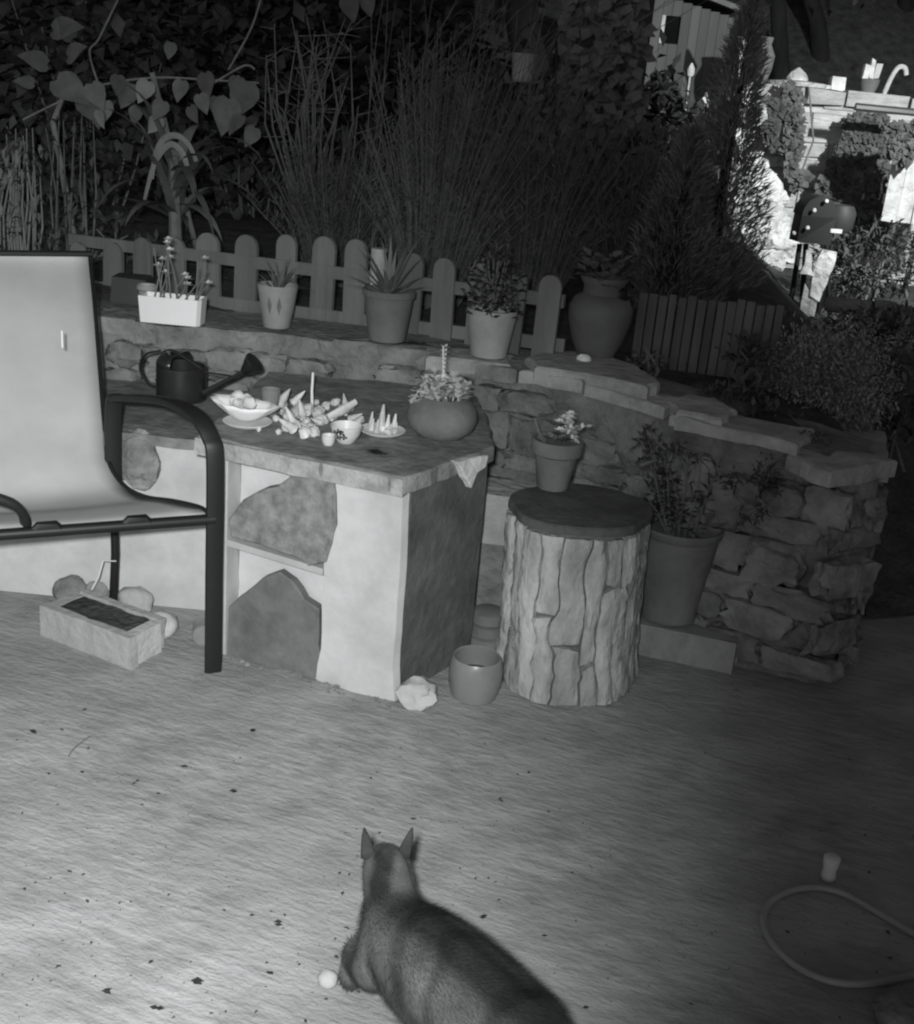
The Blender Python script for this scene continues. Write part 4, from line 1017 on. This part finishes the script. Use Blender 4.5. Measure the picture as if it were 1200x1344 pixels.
# dark hedge masses at the back
for i, (lab, px, py, Y, rad, n, M) in enumerate((
    ('dark leafy hedge behind the broad-leaved plant', 120, 60, 6.4, (1.0,.5,.75), 3800, LEAFD),
    ('dark hedge with thin twigs behind the heart-leaf vine', 340, 110, 6.6, (.8,.5,.75), 3000, LEAFD),
    ('dark tangled shrub behind the reed clump', 520, 120, 6.8, (.7,.5,.6), 2200, LEAFD),
    ('low dark undergrowth behind the feathery shrubs', 700, 290, 6.2, (.9,.4,.35), 2600, LEAFD),
    ('dark thicket beneath the small shed', 850, 200, 8.2, (.42,.4,.45), 2000, LEAFD))):
    shrub('hedge', lab, px, py, Y, rad, n, .10, .06, M, 140+i, 'hedge', 10, zb=.4)
rnd = random.Random(150)
b = at(420, 100, 5.4); bb = Vector((b.x, 5.4, bed_z(b.x, 5.4)))
tw = thing('bare_twiggy_shrub', 'bare twiggy shrub with fine branching twigs among the hedge', 'shrub', bb); g = MB()
for i in range(26):
    e = at(rnd.uniform(330,480), rnd.uniform(0,140), 5.4+rnd.uniform(-.2,.2)); m_ = bb.lerp(e,.6)+Vector((rnd.uniform(-.1,.1),0,.05)); g.tube([bb, m_, e], [.008,.005,.002], 5)
    for k in range(4):
        q = m_.lerp(e, rnd.random()); g.tube([q, q+Vector((rnd.uniform(-.12,.12), rnd.uniform(-.05,.05), rnd.uniform(-.02,.1)))], [.003,.001], 4)
build('branches', g, TWIG, tw)
# hanging white bucket on a bracket pole
c = at(686, 108, 6.0)
hb = thing('hanging_bucket', 'small white bucket hanging from a curved pole above the shrubs', 'bucket', Vector((c.x+.1, 6.0, bed_z(c.x, 6))))
build('bucket', MB().lathe([(.048,0),(.05,.004),(.064,.12),(.067,.122),(.067,.13),(.06,.13),(.055,.01),(.001,.008)], c, 26), WHITEPOT, hb)
hp = c+Vector((0,0,.27))
build('bail', MB().tube(catmull([c+Vector((-.064,0,.125)), c+Vector((-.05,0,.2)), c+Vector((0,0,.255)), c+Vector((.05,0,.2)), c+Vector((.064,0,.125))]), .003, 6), BLACKMETAL, hb)
build('pole', MB().tube(catmull([Vector((c.x+.16, 6.05, bed_z(c.x,6)-.05)), Vector((c.x+.16, 6.05, c.z)), c+Vector((.13,.02,.24)), c+Vector((.05,0,.29)), c+Vector((0,0,.258))]), .008, 8), BLACKMETAL, hb)

# ------------------------------------------------------------------ shed
Y = 10.4
sa_, sb2 = at(843, 130, Y), at(953, 130, Y)
shd = thing('garden_shed', 'small pale board shed with a dark square window and sloping roof', 'shed', Vector(((sa_.x+sb2.x)/2, Y+.4, .8)))
zt0 = at(853, -30, Y).z; zb_ = at(900, 190, Y).z
nb_ = 9; wx = sb2.x-sa_.x
for i in range(nb_):
    x0 = sa_.x+wx*i/nb_; x1 = sa_.x+wx*(i+1)/nb_-.003; t1 = at(850+105*(i+.5)/nb_, -10+34*(i+.5)/nb_, Y).z
    wz0, wz1 = at(871, 57, Y).z, at(871, 20, Y).z
    if 1 <= i <= 2:
        build('board', MB().box(((x0+x1)/2, Y, (zb_+wz0)/2), (x1-x0, .02, wz0-zb_)), SHEDW, shd, smooth=False); build('board', MB().box(((x0+x1)/2, Y, (t1+wz1)/2), (x1-x0, .02, t1-wz1)), SHEDW, shd, smooth=False)
    else: build('board', MB().box(((x0+x1)/2, Y, (zb_+t1)/2), (x1-x0, .02, t1-zb_)), SHEDW, shd, smooth=False)
build('side_wall', MB().box((sb2.x-.01, Y+.5, (zb_+at(953,22,Y).z)/2), (.02, .96, at(953,22,Y).z-zb_)), SHEDW, shd, smooth=False)
build('side_wall', MB().box((sa_.x+.012, Y+.5, (zb_+zt0)/2), (.02, .96, zt0-zb_-.1)), SHEDW, shd, smooth=False)
wn = build('window', MB().box((sa_.x+wx*2/nb_, Y+.03, (wz0+wz1)/2), (wx*2/nb_+.02, .02, wz1-wz0+.03)), mat('unlit_window', .006, .9, .1, 5, 0, 1, spec=.05), shd, smooth=False)
fw = MB(); x0, x1 = sa_.x+wx/nb_, sa_.x+wx*3/nb_
fw.box((x0+.012, Y-.012, (wz0+wz1)/2), (.03,.02,wz1-wz0)); build('window_frame', fw, LIME, wn, smooth=False)
build('corner_post', MB().box((sb2.x+.004, Y-.012, (zb_+at(953,20,Y).z)/2), (.05,.03,at(953,20,Y).z-zb_)), mat('shed_trim', .14, .9, .1, 5, 0, 1), shd, smooth=False)
r0, r1 = at(845, -32, Y), at(966, 16, Y)
dv = (r1-r0).normalized(); upn = Vector((-dv.z, 0, dv.x))
build('roof', MB().prism([r0+Vector((0,-.12,0)), r1+Vector((0,-.12,0)), r1+Vector((0,1.1,0)), r0+Vector((0,1.1,0))], upn*.04), mat('shed_roof', .12, .9, .2, 6, .3, 20), shd, smooth=False)
lp = at(906, 100, 9.9); build('white_lantern', MB().lathe([(.02,0),(.03,.02),(.03,.06),(.012,.09),(.004,.1)], lp, 16).tube([Vector((lp.x, lp.y, bed_z(lp.x, lp.y))), lp], .008, 6), LIME, label='small bright lantern on a thin stake below the shed window', cat='lantern', base=Vector((lp.x, lp.y, bed_z(lp.x, lp.y))))
lp = at(925, 136, 8.9); build('white_bird', MB().blob(lp, (.035,.03,.045), 2, .3, 2, 2).blob(lp+Vector((.01,0,.06)), (.022,.02,.02), 2, .2, 2, 5).tube([Vector((lp.x, lp.y, bed_z(lp.x, lp.y)-.05)), lp], .008, 6), LIME, label='small white bird ornament on a stake beneath the lantern', cat='ornament', base=Vector((lp.x, lp.y, bed_z(lp.x, lp.y))))

# ------------------------------------------------------------------ far garden wall
Y = 9.3
fwl = thing('garden_wall', 'bright weathered stone garden wall with a flat coping in the far corner', 'wall', (3.4, Y, .3))
def pzone(name, px, Yp, th, M, amp=.02, step=.12, seed=0, parent=fwl):
    P = [at(x, y, Yp) for x, y in px]; P = rough_poly(P, step, amp, seed)
    P = [Vector((p.x, Yp+.02*noise.noise(p*5), p.z)) for p in P]; nn = Vector()
    for i in range(len(P)): nn += P[i].cross(P[(i+1) % len(P)])
    if nn.y < 0: P.reverse()
    return build(name, MB().prism(P, (0,-th,0), .02), M, parent, smooth=False)
A, B = at(985, 132, Y), at(1320, 150, Y)
build('wall_core', MB().box(((A.x+B.x)/2, Y+.2, A.z/2+.0), (B.x-A.x, .3, A.z+.02)), FARWALL, fwl, smooth=False)
rnd = random.Random(200); 
zz = .45
while zz < A.z-.03:
    hh_ = rnd.uniform(.09,.16); x = A.x+rnd.uniform(0,.1)
    while x < B.x-.1:
        wd = rnd.uniform(.14,.34)
        bm_ = MB().box((x+wd/2, Y+.05, zz+hh_/2), (wd-.015, .05+rnd.uniform(0,.035), min(hh_, A.z-zz)-.014), jit=.012, rnd=rnd)
        build('stone', bm_, FARWALL, fwl, smooth=False); x += wd
    zz += hh_
x = A.x-.05
while x < B.x:
    wd = rnd.uniform(.25,.5); zc = A.z+ (x-A.x)*-.0
    build('coping_stone', MB().box((x+wd/2, Y+.17, zc+.07), (wd-.012, .42, .11+rnd.uniform(-.01,.01)), jit=.012, rnd=rnd), FARWALL, fwl, smooth=False); x += wd
zc = A.z+.13
def on_coping(px): p = at(px, 105, Y+.15); return Vector((p.x, Y+.15, zc))
c = on_coping(1046); build('finial', MB().lathe([(.22,0),(.23,.03),(.08,.045),(.085,.06),(.06,.10),(.02,.13),(.004,.14)], c, 20), LIME, label='pale cone-shaped finial on a round base on the garden wall', cat='finial', base=c)
c = on_coping(1099); build('stone_cube', MB().box(c+Vector((0,0,.05)), (.10,.1,.10), jit=.01).box(c+Vector((-.06,0,.015)), (.06,.08,.03), jit=.006), LIME, smooth=False, label='small white squarish stone alone on the garden wall', cat='stone', base=c)
c = on_coping(1142)
cp = thing('planter_crown', 'dark pot with ragged white crown-like top on the garden wall', 'pot', c); build('pot', MB().lathe([(.05,0),(.07,.06),(.075,.10),(.065,.10),(.001,.09)], c, 16), TERRAD, cp)
for dx, h in ((-.045,.1),(0,.14),(.045,.12)): build('white_top', MB().box(c+Vector((dx,0,.10+h/2)), (.042,.05,h), jit=.01, rnd=rnd), LIME, cp, smooth=False)
c = on_coping(1164); build('hook', MB().tube(catmull([c, c+Vector((.03,0,.12)), c+Vector((.07,0,.2)), c+Vector((.12,0,.2)), c+Vector((.14,0,.15))]), .018, 8), LIME, label='pale curved hook standing up from the garden wall', cat='hook', base=c)
c = on_coping(995); build('grey_jug', MB().lathe([(.06,0),(.09,.1),(.10,.2),(.06,.28),(.07,.33),(.05,.33),(.001,.3)], c, 18), TERRAD, label='dim tall grey jug at the shed end of the garden wall', cat='jug', base=c)
lp = at(974, 62, Y+.2); build('white_figure', MB().tube([Vector((lp.x+.02, lp.y, A.z+.02)), lp+Vector((0,0,-.1)), lp, lp+Vector((-.04,0,.12))], [.012,.012,.05,.01], 8), LIME, label='thin twisted white figure on a rod beside the grey jug', cat='ornament', base=Vector((lp.x+.02, lp.y, A.z)))
# rail
A2, B2 = at(1123, 140, 8.6), at(1330, 160, 8.6)
hr = thing('hand_rail', 'dark horizontal metal rail running in front of the garden wall', 'rail', Vector((A2.x, 8.6, .4)))
build('bar', MB().tube([A2, B2], .028, 8), mat('rail_metal', .1, .35, .1, 10, 0, 1, metal=.5), hr)
for p in (A2.lerp(B2,.55), A2.lerp(B2,.95)): build('post', MB().tube([Vector((p.x, p.y, .3)), p], .02, 8), BLACKMETAL, hr)
# pale rock pier
rk = thing('rock_pier', 'bright limewashed rough rock pier below the garden wall', 'rock', at(1000, 320, 8.7))
rnd = random.Random(210)
for i, (px, py, r) in enumerate(((985,215,.12),(1000,245,.14),(1008,262,.13),(1000,285,.16),(1012,300,.15),(1020,318,.15),(996,318,.15),(1008,335,.14),(985,300,.14),(980,270,.14),(978,240,.13),(985,335,.14),(1030,330,.1),(975,185,.1),(990,150,.09),(983,125,.09))):
    build('rock', MB().blob(at(px, py, 8.7+rnd.uniform(-.05,.1)), (r, r*.8, r*.85), 3, .5, 2.4, i), LIME, rk)
# white board
bd = at(1182, 245, 8.4); bw_ = thing('white_board', 'white painted wooden board door standing at the garden wall', 'door', Vector((bd.x, 8.4, .45)))
for i in range(5):
    x = at(1165, 245, 8.4).x+i*.105; zt_, zb_ = at(1182,185,8.4).z-.02*i, at(1182,292,8.4).z
    build('plank', MB().box((x+.05, 8.4, (zt_+zb_)/2), (.10, .03, zt_-zb_), jit=.004), LIME, bw_, smooth=False)
for z_ in (zb_+.15, zt_-.15): build('crosspiece', MB().box((at(1165,245,8.4).x+.25, 8.43, z_), (.5,.028,.07)), LIME, bw_, smooth=False)
# ivy on the wall
def wall_ivy(label, poly, n, seed, M, Yp=9.15, sz=.06):
    rnd = random.Random(seed); xs_ = [p[0] for p in poly]; ys_ = [p[1] for p in poly]
    def inside(x, y):
        r = False; j = len(poly)-1
        for i in range(len(poly)):
            xi, yi = poly[i]; xj, yj = poly[j]
            if (yi > y) != (yj > y) and x < (xj-xi)*(y-yi)/(yj-yi)+xi: r = not r
            j = i
        return r
    n = int(n*1.8); base = at(sum(xs_)/len(xs_), max(ys_), Yp); t = thing('wall_ivy', label, 'ivy', base, None); g = MB(); k = 0
    while k < n:
        x, y = rnd.uniform(min(xs_), max(xs_)), rnd.uniform(min(ys_), max(ys_)); k += 1
        if not inside(x, y): continue
        p = at(x, y, Yp-rnd.uniform(0,.08)); s_ = sz*rnd.uniform(.5,1.2); g.leaf(p, (rnd.uniform(-.6,.6), -.4, rnd.uniform(-1,.2)), (rnd.uniform(-.4,.4), -1, .4), s_, s_*.8, .2)
    build('foliage', g, M, t); g = MB()
    for i in range(4): 
        e = at(rnd.choice(xs_), min(ys_)+10, Yp); g.tube([base, (base+e)/2+Vector((rnd.uniform(-.1,.1),0,0)), e], .008, 5)
    build('vine', g, TWIG, t)
wall_ivy('narrow ivy strand hanging down the middle of the garden wall', [(1030,105),(1050,120),(1052,170),(1045,215),(1062,235),(1040,250),(1030,200),(1035,150)], 900, 301, LEAF)
wall_ivy('wide ivy mass spreading over the right side of the garden wall', [(1120,145),(1165,150),(1160,320),(1110,320),(1070,250),(1090,210),(1105,180)], 2600, 302, LEAF)
wall_ivy('short ivy tuft around a dark hollow at the wall end', [(1000,125),(1030,128),(1032,150),(1015,170),(1020,200),(1000,170)], 500, 303, LEAFD)
wall_ivy('ragged ivy trailing over the white board door', [(1160,160),(1215,160),(1215,190),(1185,215),(1170,200)], 500, 304, LEAF, Yp=8.3)
# black barbecue with pale cloth
Yb = 7.2; bb0 = at(1072, 330, Yb); zg = bed_z(bb0.x, Yb)
bq = thing('black_barbecue', 'black domed garden barbecue on legs with pale cloth hanging below', 'barbecue', Vector((bb0.x, Yb, zg)))
cc = at(1066, 300, Yb)
build('firebox', MB().box(cc, (.20,.22,.16), jit=.006), BLACKMETAL, bq, smooth=False)
vs_ = []; fs_ = []
for i in range(9):
    a = math.pi*i/8
    for y in (-.11,.11): vs_.append(cc+Vector((.105*math.cos(a), y, .08+.12*math.sin(a))))
for i in range(8): fs_.append((2*i, 2*i+2, 2*i+3, 2*i+1))
fs_.append(tuple(range(0,18,2))[::-1]); fs_.append(tuple(range(1,18,2)))
build('hood', MB().add(vs_, fs_), BLACKMETAL, bq)
build('pot', MB().lathe([(.06,0),(.085,.03),(.09,.12),(.07,.16),(.001,.17)], at(1099, 305, Yb), 18), mat('matte_black', .03, .6, .2, 5, 0, 1), bq)
build('pot_glint', MB().box(at(1097, 303, Yb-.1), (.07,.03,.022)), LIME, bq, smooth=False)  # pale bar stands in for the bright reflection on the pot
for px, py in ((1085,264),(1069,276),(1042,306),(1060,299)): build('knob', MB().blob(at(px, py, Yb-.14), (.013,.013,.014), 2, .2, 2, 1), LIME, bq)
for px0, px1 in ((1050,1036),(1092,1074),(1058,1052),(1085,1090)):
    build('leg', MB().tube([at(px0, 320, Yb), Vector((at(px1, 410, Yb).x, Yb, zg))], .016, 8), BLACKMETAL, bq)
cl = [(1078,326),(1098,330),(1096,340),(1085,372),(1074,396),(1062,388),(1064,370),(1068,345)]
def cloth(px, Yc, seed, name, th=.012):
    P = [at(x, y, Yc) for x, y in px]; P = rough_poly(P, .04, .004, seed); P = [Vector((p.x, Yc+.02*math.sin(p.x*60), p.z)) for p in P]; nn = Vector()
    for i in range(len(P)): nn += P[i].cross(P[(i+1)%len(P)])
    if nn.y < 0: P.reverse()
    return build(name, MB().prism(P, (0,-th,0)), LIME, bq, smooth=False)
cloth(cl, Yb-.10, 3, 'cloth', .03); cloth([(1057,328),(1063,326),(1065,352),(1069,362),(1048,358),(1054,345)], Yb-.12, 4, 'cloth', .025)
cloth([(1056,372),(1062,385),(1072,390),(1066,420),(1048,425),(1050,395)], Yb-.09, 5, 'apron', .02)
# bank plants to the right
shrub('bank_plant', 'curly-leaved ground plant on the bank right of the round bush', 1160, 450, 5.0, (.28,.2,.13), 1500, .05, .02, LEAFP, 401, 'plant', 6)
shrub('bank_plant', 'dim trailing plant hanging below the bank edge', 1185, 540, 4.4, (.16,.14,.13), 700, .04, .02, LEAF, 402, 'plant', 5, zb=.3)
shrub('bank_bush', 'dark loose bush below the white board door', 1150, 345, 7.6, (.4,.3,.26), 1500, .07, .02, LEAFD, 403, 'bush', 6)
A3, B3 = at(1085, 398, 5.9), at(1260, 430, 5.6); build('edging_log', MB().tube([A3, A3.lerp(B3,.5)+Vector((0,0,.01)), B3], [.04,.05,.045], 10), mat('grey_log', .2, .9, .3, 8, .5, 30), label='grey log edging the bank behind the round bush', cat='log', base=Vector((A3.x, A3.y, A3.z-.04)))
# background trees
def bgtree(label, px, px2, Y, r, seed):
    rnd = random.Random(seed); b = at(px, 110, Y); zb = bed_z(b.x, Y); t = thing('garden_tree', label, 'tree', (b.x, Y, zb))
    top = at(px2, -160, Y)
    build('trunk', MB().tube(catmull([Vector((b.x, Y, zb-.2)), b, b.lerp(top,.3)+Vector((rnd.uniform(-.15,.15),0,0)), b.lerp(top,.6)+Vector((rnd.uniform(-.2,.2),0,0)), top]), [r*(1.15-.5*i/24+.12*noise.noise(Vector((i*.5, seed, 0)))) for i in range(25)], 10), TRUNKM, t)
    g = MB()
    for k in range(6): q = b.lerp(top, .4+.1*k); g.tube([q, q+Vector((rnd.uniform(-1,1), rnd.uniform(-.5,.5), rnd.uniform(.3,.9)))], [r*.45, .02], 6)
    build('branches', g, TRUNKM, t); build('crown', leafmass(MB(), top+Vector((0,0,.2)), (1.9,1.2,1.1), 3200, .13, .08, rnd), LEAFD, t)
bgtree('dark tree with a leaning trunk behind the garden wall finial', 1025, 1000, 14.0, .10, 501)
bgtree('dark tree with a forked trunk behind the garden wall', 1078, 1060, 14.6, .11, 502)
bgtree('dark tree beyond the end of the garden wall hook', 1195, 1205, 15.5, .12, 503)
for i, (px, Y) in enumerate(((60,11),(300,12),(520,12.5),(700,12))):
    bgtree(['broad dark tree beyond the broad-leaved plant', 'dark tree beyond the heart-leaf vine', 'dark tree beyond the reed clump', 'dark tree beyond the hanging bucket'][i], px, px+20, Y, .18, 510+i)

# ------------------------------------------------------------------ patio things
hp_ = [(1330,1290),(1260,1258),(1200,1226),(1150,1196),(1110,1174),(1075,1165),(1040,1168),(1012,1183),(1002,1205),(1010,1232),(1035,1260),(1070,1281),(1105,1290),(1145,1290),(1190,1282),(1260,1262)]
P = catmull([gz(x, y, .009) for x, y in hp_], 6)
build('garden_hose', MB().tube(P, .0075, 10), HOSE, label='thin grey hose lying in a loop on the patio', cat='hose', base=gz(1002,1205,0))
c = gz(1086, 1155); build('hose_nozzle', MB().lathe([(.012,0),(.016,.01),(.014,.03),(.016,.034),(.018,.058),(.012,.062),(.001,.062)], c+Vector((0,0,.001)), 18), mat('pale_plastic', .55, .6, .1, 10, 0, 1), label='small pale plastic hose fitting standing beyond the hose loop', cat='hose fitting', base=c)
c = gz(1185, 1335); build('flat_rock', MB().blob(c+Vector((.02,-.02,.02)), (.085,.06,.04), 3, .25, 1.5, 6), WALLSTONE, label='smooth grey rock at the near side of the hose loop', cat='rock', base=c)
c = gz(430, 1294); build('white_ball', MB().blob(c+Vector((0,0,.016)), (.019,.018,.017), 3, .12, 2, 6), mat('chalky_white', .42, .9, .1, 20, .2, 60), label='small soft white ball in front of the cat paw', cat='ball', base=c)
rnd = random.Random(77)
g = MB()
for i in range(420):
    px = rnd.uniform(-20, 1200); py = 900+444*rnd.random()**.75; c = gz(px, py, .0); s_ = rnd.choice([.002,.003,.003,.004,.006])*rnd.uniform(.7,1.2)
    if rnd.random() > .35+.65*(1-px/1200): continue
    a = rnd.random()*6.28; d = Vector((math.cos(a), math.sin(a), 0)); e = Vector((-d.y, d.x, 0))
    g.add([c-d*s_+Vector((0,0,.001)), c+e*s_*.5+Vector((0,0,.003)), c+d*s_+Vector((0,0,.001)), c-e*s_*.6+Vector((0,0,.002)), c+Vector((0,0,s_*.7))], [(0,1,4),(1,2,4),(2,3,4),(3,0,4)])
build('patio_litter', g, LITTER, smooth=False, label='tiny dark crumbs and leaf bits strewn over the patio', cat='litter', kind='stuff')
for i, (px, py, s_) in enumerate(((300,1040,.012),(238,1008,.011),(325,960,.012),(40,960,.014),(362,1213,.012),(248,1290,.016),(200,1325,.012),(350,1277,.010),(137,1303,.012),(655,1051,.008),(628,1205,.010),(205,1043,.007),(540,1076,.008),(215,1350,.01),(712,1230,.007),(690,1015,.006))):
    c = gz(px, py); rr = random.Random(i); g = MB()
    for k in range(2): g.leaf(c+Vector((rr.uniform(-.5,.5)*s_, rr.uniform(-.3,.3)*s_-.0, .003+.002*k)), (1, rr.uniform(-.6,.3), .12), (0,0,1), s_*1.6, s_*.9, rr.uniform(-.1,.2))
    build('fallen_leaf', g, LITTER, smooth=False, label='little dark curled leaf fragment lying on the patio', cat='leaf', base=c, group='leaf fragments on the patio')
c = gz(96, 985); build('grass_stalk', MB().tube(catmull([gz(90,993,.003), gz(95,985,.004), gz(106,975,.004), gz(119,966,.004)]), .0015, 5), TWIG, label='thin curved dry stalk lying on the patio', cat='stalk', base=c)

rnd = random.Random(31); g = MB()
for i in range(80):                                             # crumbled plaster at the foot of the bench
    t = rnd.random(); c = FL.lerp(FR, t)+nfr*abs(rnd.gauss(.012,.03)) if i % 5 else FR+sdir*rnd.random()*.1+nsd*abs(rnd.gauss(.0,.04))
    if i % 2: c = FR-tdir*rnd.uniform(-.05,.26)+nfr*abs(rnd.gauss(.012,.022))
    r = rnd.uniform(.001,.0042)*rnd.choice([1,1,1,1.7]); g.blob(c+Vector((0,0,r*.4)), (r*1.4, r, r*.7), 1, .5, 2, i)
build('plaster_crumbs', g, MORTAR, smooth=False, label='pale crumbs of fallen plaster along the foot of the bench', cat='rubble', kind='stuff')

# ------------------------------------------------------------------ cat
def cat_mat():
    M = bpy.data.materials.new('tabby_fur'); M.use_nodes = True; t = M.node_tree; N = t.nodes; L = t.links; b = N['Principled BSDF']
    b.inputs['Roughness'].default_value = .85; b.inputs['Specular IOR Level'].default_value = .15
    at_ = N.new('ShaderNodeAttribute'); at_.attribute_name = 'coat'; L.new(at_.outputs['Color'], b.inputs['Base Color']); return M
CATM = cat_mat()
hip = gz(676, 1372, .16); sho = gz(520, 1228, .158); ax = (sho-hip).normalized(); sd3 = Vector((ax.y, -ax.x, 0))   # sd3: the cat's right
nk = gz(512, 1175, .205); hd = gz(506, 1138, .235); mz = hd+Vector((-.008, .052, -.014))
V = []; RD = []; E_ = []
def cv(p, r, par=None):
    V.append(Vector(p)); RD.append(r if isinstance(r, tuple) else (r, r)); i = len(V)-1
    if par is not None: E_.append((par, i))
    return i
i_mid = cv(hip.lerp(sho,.5)+Vector((0,0,.004)), (.096,.098))
i_hip = cv(hip, (.094,.096), i_mid); i_rump = cv(hip-ax*.06+Vector((0,0,-.02)), (.07,.07), i_hip)
i_rib = cv(hip.lerp(sho,.76), (.088,.09), i_mid); i_sho = cv(sho, (.066,.07), i_rib)
i_nk = cv(nk, (.047,.047), i_sho); i_hd = cv(hd, (.043,.042), i_nk); i_mz = cv(mz, (.022,.020), i_hd)
for s_, paw, elb in ((-1, gz(460,1288,.012), gz(474,1254,.085)), (1, sho+sd3*.05+ax*.03+Vector((0,0,.012-sho.z)), sho+sd3*.055+Vector((0,0,.085-sho.z)))):
    j = cv(sho+sd3*.045*s_+Vector((0,0,-.045)), .042, i_sho); j = cv(elb, .035, j); j = cv(Vector((paw.x+.004, paw.y-.008, .05)), .024, j); j = cv(paw+Vector((0,-.004,.010)), .021, j); cv(paw+Vector((-.004,.02,.004)), .016, j)
for s_ in (-1, 1):
    j = cv(hip+sd3*.05*s_+Vector((0,0,-.03)), .048, i_hip); j = cv(hip+sd3*.07*s_+ax*.055+Vector((0,0,-.07)), .034, j)
    j = cv(hip+sd3*.06*s_-ax*.035+Vector((0,0,-.105)), .018, j); j = cv(hip+sd3*.06*s_-ax*.015+Vector((0,0,-.145)), .017, j); cv(hip+sd3*.06*s_+ax*.025+Vector((0,0,-.146)), .013, j)
j = cv(hip-ax*.12+Vector((0,0,.0)), .02, i_rump); j = cv(hip-ax*.18+sd3*.05+Vector((0,0,-.04)), .016, j); j = cv(hip-ax*.23+sd3*.11+Vector((0,0,-.10)), .015, j); cv(hip-ax*.25+sd3*.18+Vector((0,0,-.15)), .011, j)
base = Vector((hip.lerp(sho,.5).x, hip.lerp(sho,.5).y, 0)); g = MB()
for a, b in E_:
    n = max(2, int((V[b]-V[a]).length/.012))
    for k in range(n+1):
        t = k/n; r = (RD[a][0]*(1-t)+RD[b][0]*t, RD[a][1]*(1-t)+RD[b][1]*t)
        g.blob(V[a].lerp(V[b], t), (r[0], r[0], r[1]), 2, 0)
cme = bpy.data.meshes.new('body'); cme.from_pydata([v-base for v in g.v], [], g.f)
cob = bpy.data.objects.new('body', cme); col.objects.link(cob)
md = cob.modifiers.new('r', 'REMESH'); md.mode = 'VOXEL'; md.voxel_size = .0055
md = cob.modifiers.new('s', 'SMOOTH'); md.factor = .5; md.iterations = 14
dg = bpy.context.evaluated_depsgraph_get(); ev = cob.evaluated_get(dg); nm = bpy.data.meshes.new_from_object(ev)
cob.modifiers.clear(); cob.data = nm; nm.name = 'body'; nm.materials.clear(); nm.materials.append(CATM)
nm.polygons.foreach_set('use_smooth', [True]*len(nm.polygons))
ct = thing('cat', 'grey tabby cat with dark back stripe walking away across the patio', 'cat', base); cob.parent = ct; ROOT[cob] = base
def coat(p):                                                     # world position -> fur reflectance
    s_ = (p-hip).dot(ax)/(sho-hip).length; lat = (p-hip).dot(sd3); h = (p.z-.16)/.09
    v = .125+.05*noise.noise(p*22)
    back = smooth(.075, .02, abs(lat+.006*math.sin(s_*5)))*smooth(.1, .75, h)*smooth(1.45, 1.1, s_)
    v = v*(1-back)+.03*back
    st = .5+.5*math.sin(s_*17+3*noise.noise(p*9)+abs(lat)*22); v *= 1-.4*smooth(.45, 1, st)*smooth(-.6, .3, h)*smooth(1.3, 1.0, s_)
    q = p-hd; near = smooth(.085, .06, q.length)
    hv_ = .11-.09*smooth(.03, .010, abs(q.x+.004))*smooth(.03, -.02, q.y)+.03*noise.noise(p*40)
    v = v*(1-near)+hv_*near
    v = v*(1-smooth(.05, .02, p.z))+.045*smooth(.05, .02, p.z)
    return max(.02, v)
def paint(me, org):
    ca = me.color_attributes.new('coat', 'FLOAT_COLOR', 'POINT')
    for i, v in enumerate(me.vertices):
        c_ = coat(v.co+org); ca.data[i].color = (c_, c_, c_, 1)
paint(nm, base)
# ears, eyes, nose
hf = (mz-hd).normalized(); hs = Vector((hf.y, -hf.x, 0)).normalized(); hu = hs.cross(hf)
for s_ in (-1, 1):
    r0_ = hd+hs*.030*s_+Vector((0,-.004,.022)); tip = hd+hs*.043*s_+Vector((0,.012,.074)); g = MB(); vs_ = []; fs_ = []
    for j in range(5):
        t = j/4; c_ = r0_.lerp(tip, t); wv_ = .014*(1-t)**.7+.0015
        for k in range(7):
            a = -1.3+2.6*k/6; vs_.append(c_+hs*s_*0+hs*wv_*math.sin(a)-hf*wv_*.55*math.cos(a)+hf*.004)
    for j in range(4):
        for k in range(6): fs_.append((j*7+k, j*7+k+1, (j+1)*7+k+1, (j+1)*7+k))
    o = build('ear', g.add(vs_, fs_), mat('ear_fur', .032, .9, .3, 30, 0, 1), ct); o.modifiers.new('t','SOLIDIFY').thickness = .003
    build('eye', MB().blob(hd+hf*.036+hs*.02*s_+hu*.008, (.007,.007,.007), 2, 0), GLASS, ct)
build('nose', MB().blob(mz+hf*.022+hu*.003, (.005,.005,.004), 2, 0), PRINT, ct)
# short fur strands
rnd = random.Random(9); g = MB(); cols = []
polys = nm.polygons; areas = [p.area for p in polys]; tot = sum(areas); NF = 42000
for p in polys:
    n = p.area/tot*NF; n = int(n)+(1 if rnd.random() < n-int(n) else 0)
    vv = [nm.vertices[i].co for i in p.vertices]
    for _ in range(n):
        wts = [rnd.random() for _ in vv]; sw = sum(wts); pt = sum((v*(k/sw) for v, k in zip(vv, wts)), Vector())+base
        nrm = p.normal; flow = -ax if pt.z > .07 else Vector((0,0,-1))
        flow = (flow-nrm*flow.dot(nrm)); d = (flow.normalized() if flow.length > .1 else Vector((0,0,-1)))*.85+nrm*.45+Vector((rnd.gauss(0,.16), rnd.gauss(0,.16), rnd.gauss(0,.16)))
        d.normalize(); ln = (.021 if pt.z > .09 and (pt-hd).length > .07 else .011)*rnd.uniform(.6,1.2); sdv_ = d.cross(nrm).normalized()*.0007
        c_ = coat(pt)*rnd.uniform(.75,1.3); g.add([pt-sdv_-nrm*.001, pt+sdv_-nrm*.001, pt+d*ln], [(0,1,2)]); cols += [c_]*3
o = build('fur', g, CATM, ct, smooth=False)
ca = o.data.color_attributes.new('coat', 'FLOAT_COLOR', 'POINT')
for i, c_ in enumerate(cols): ca.data[i].color = (c_, c_, c_, 1)
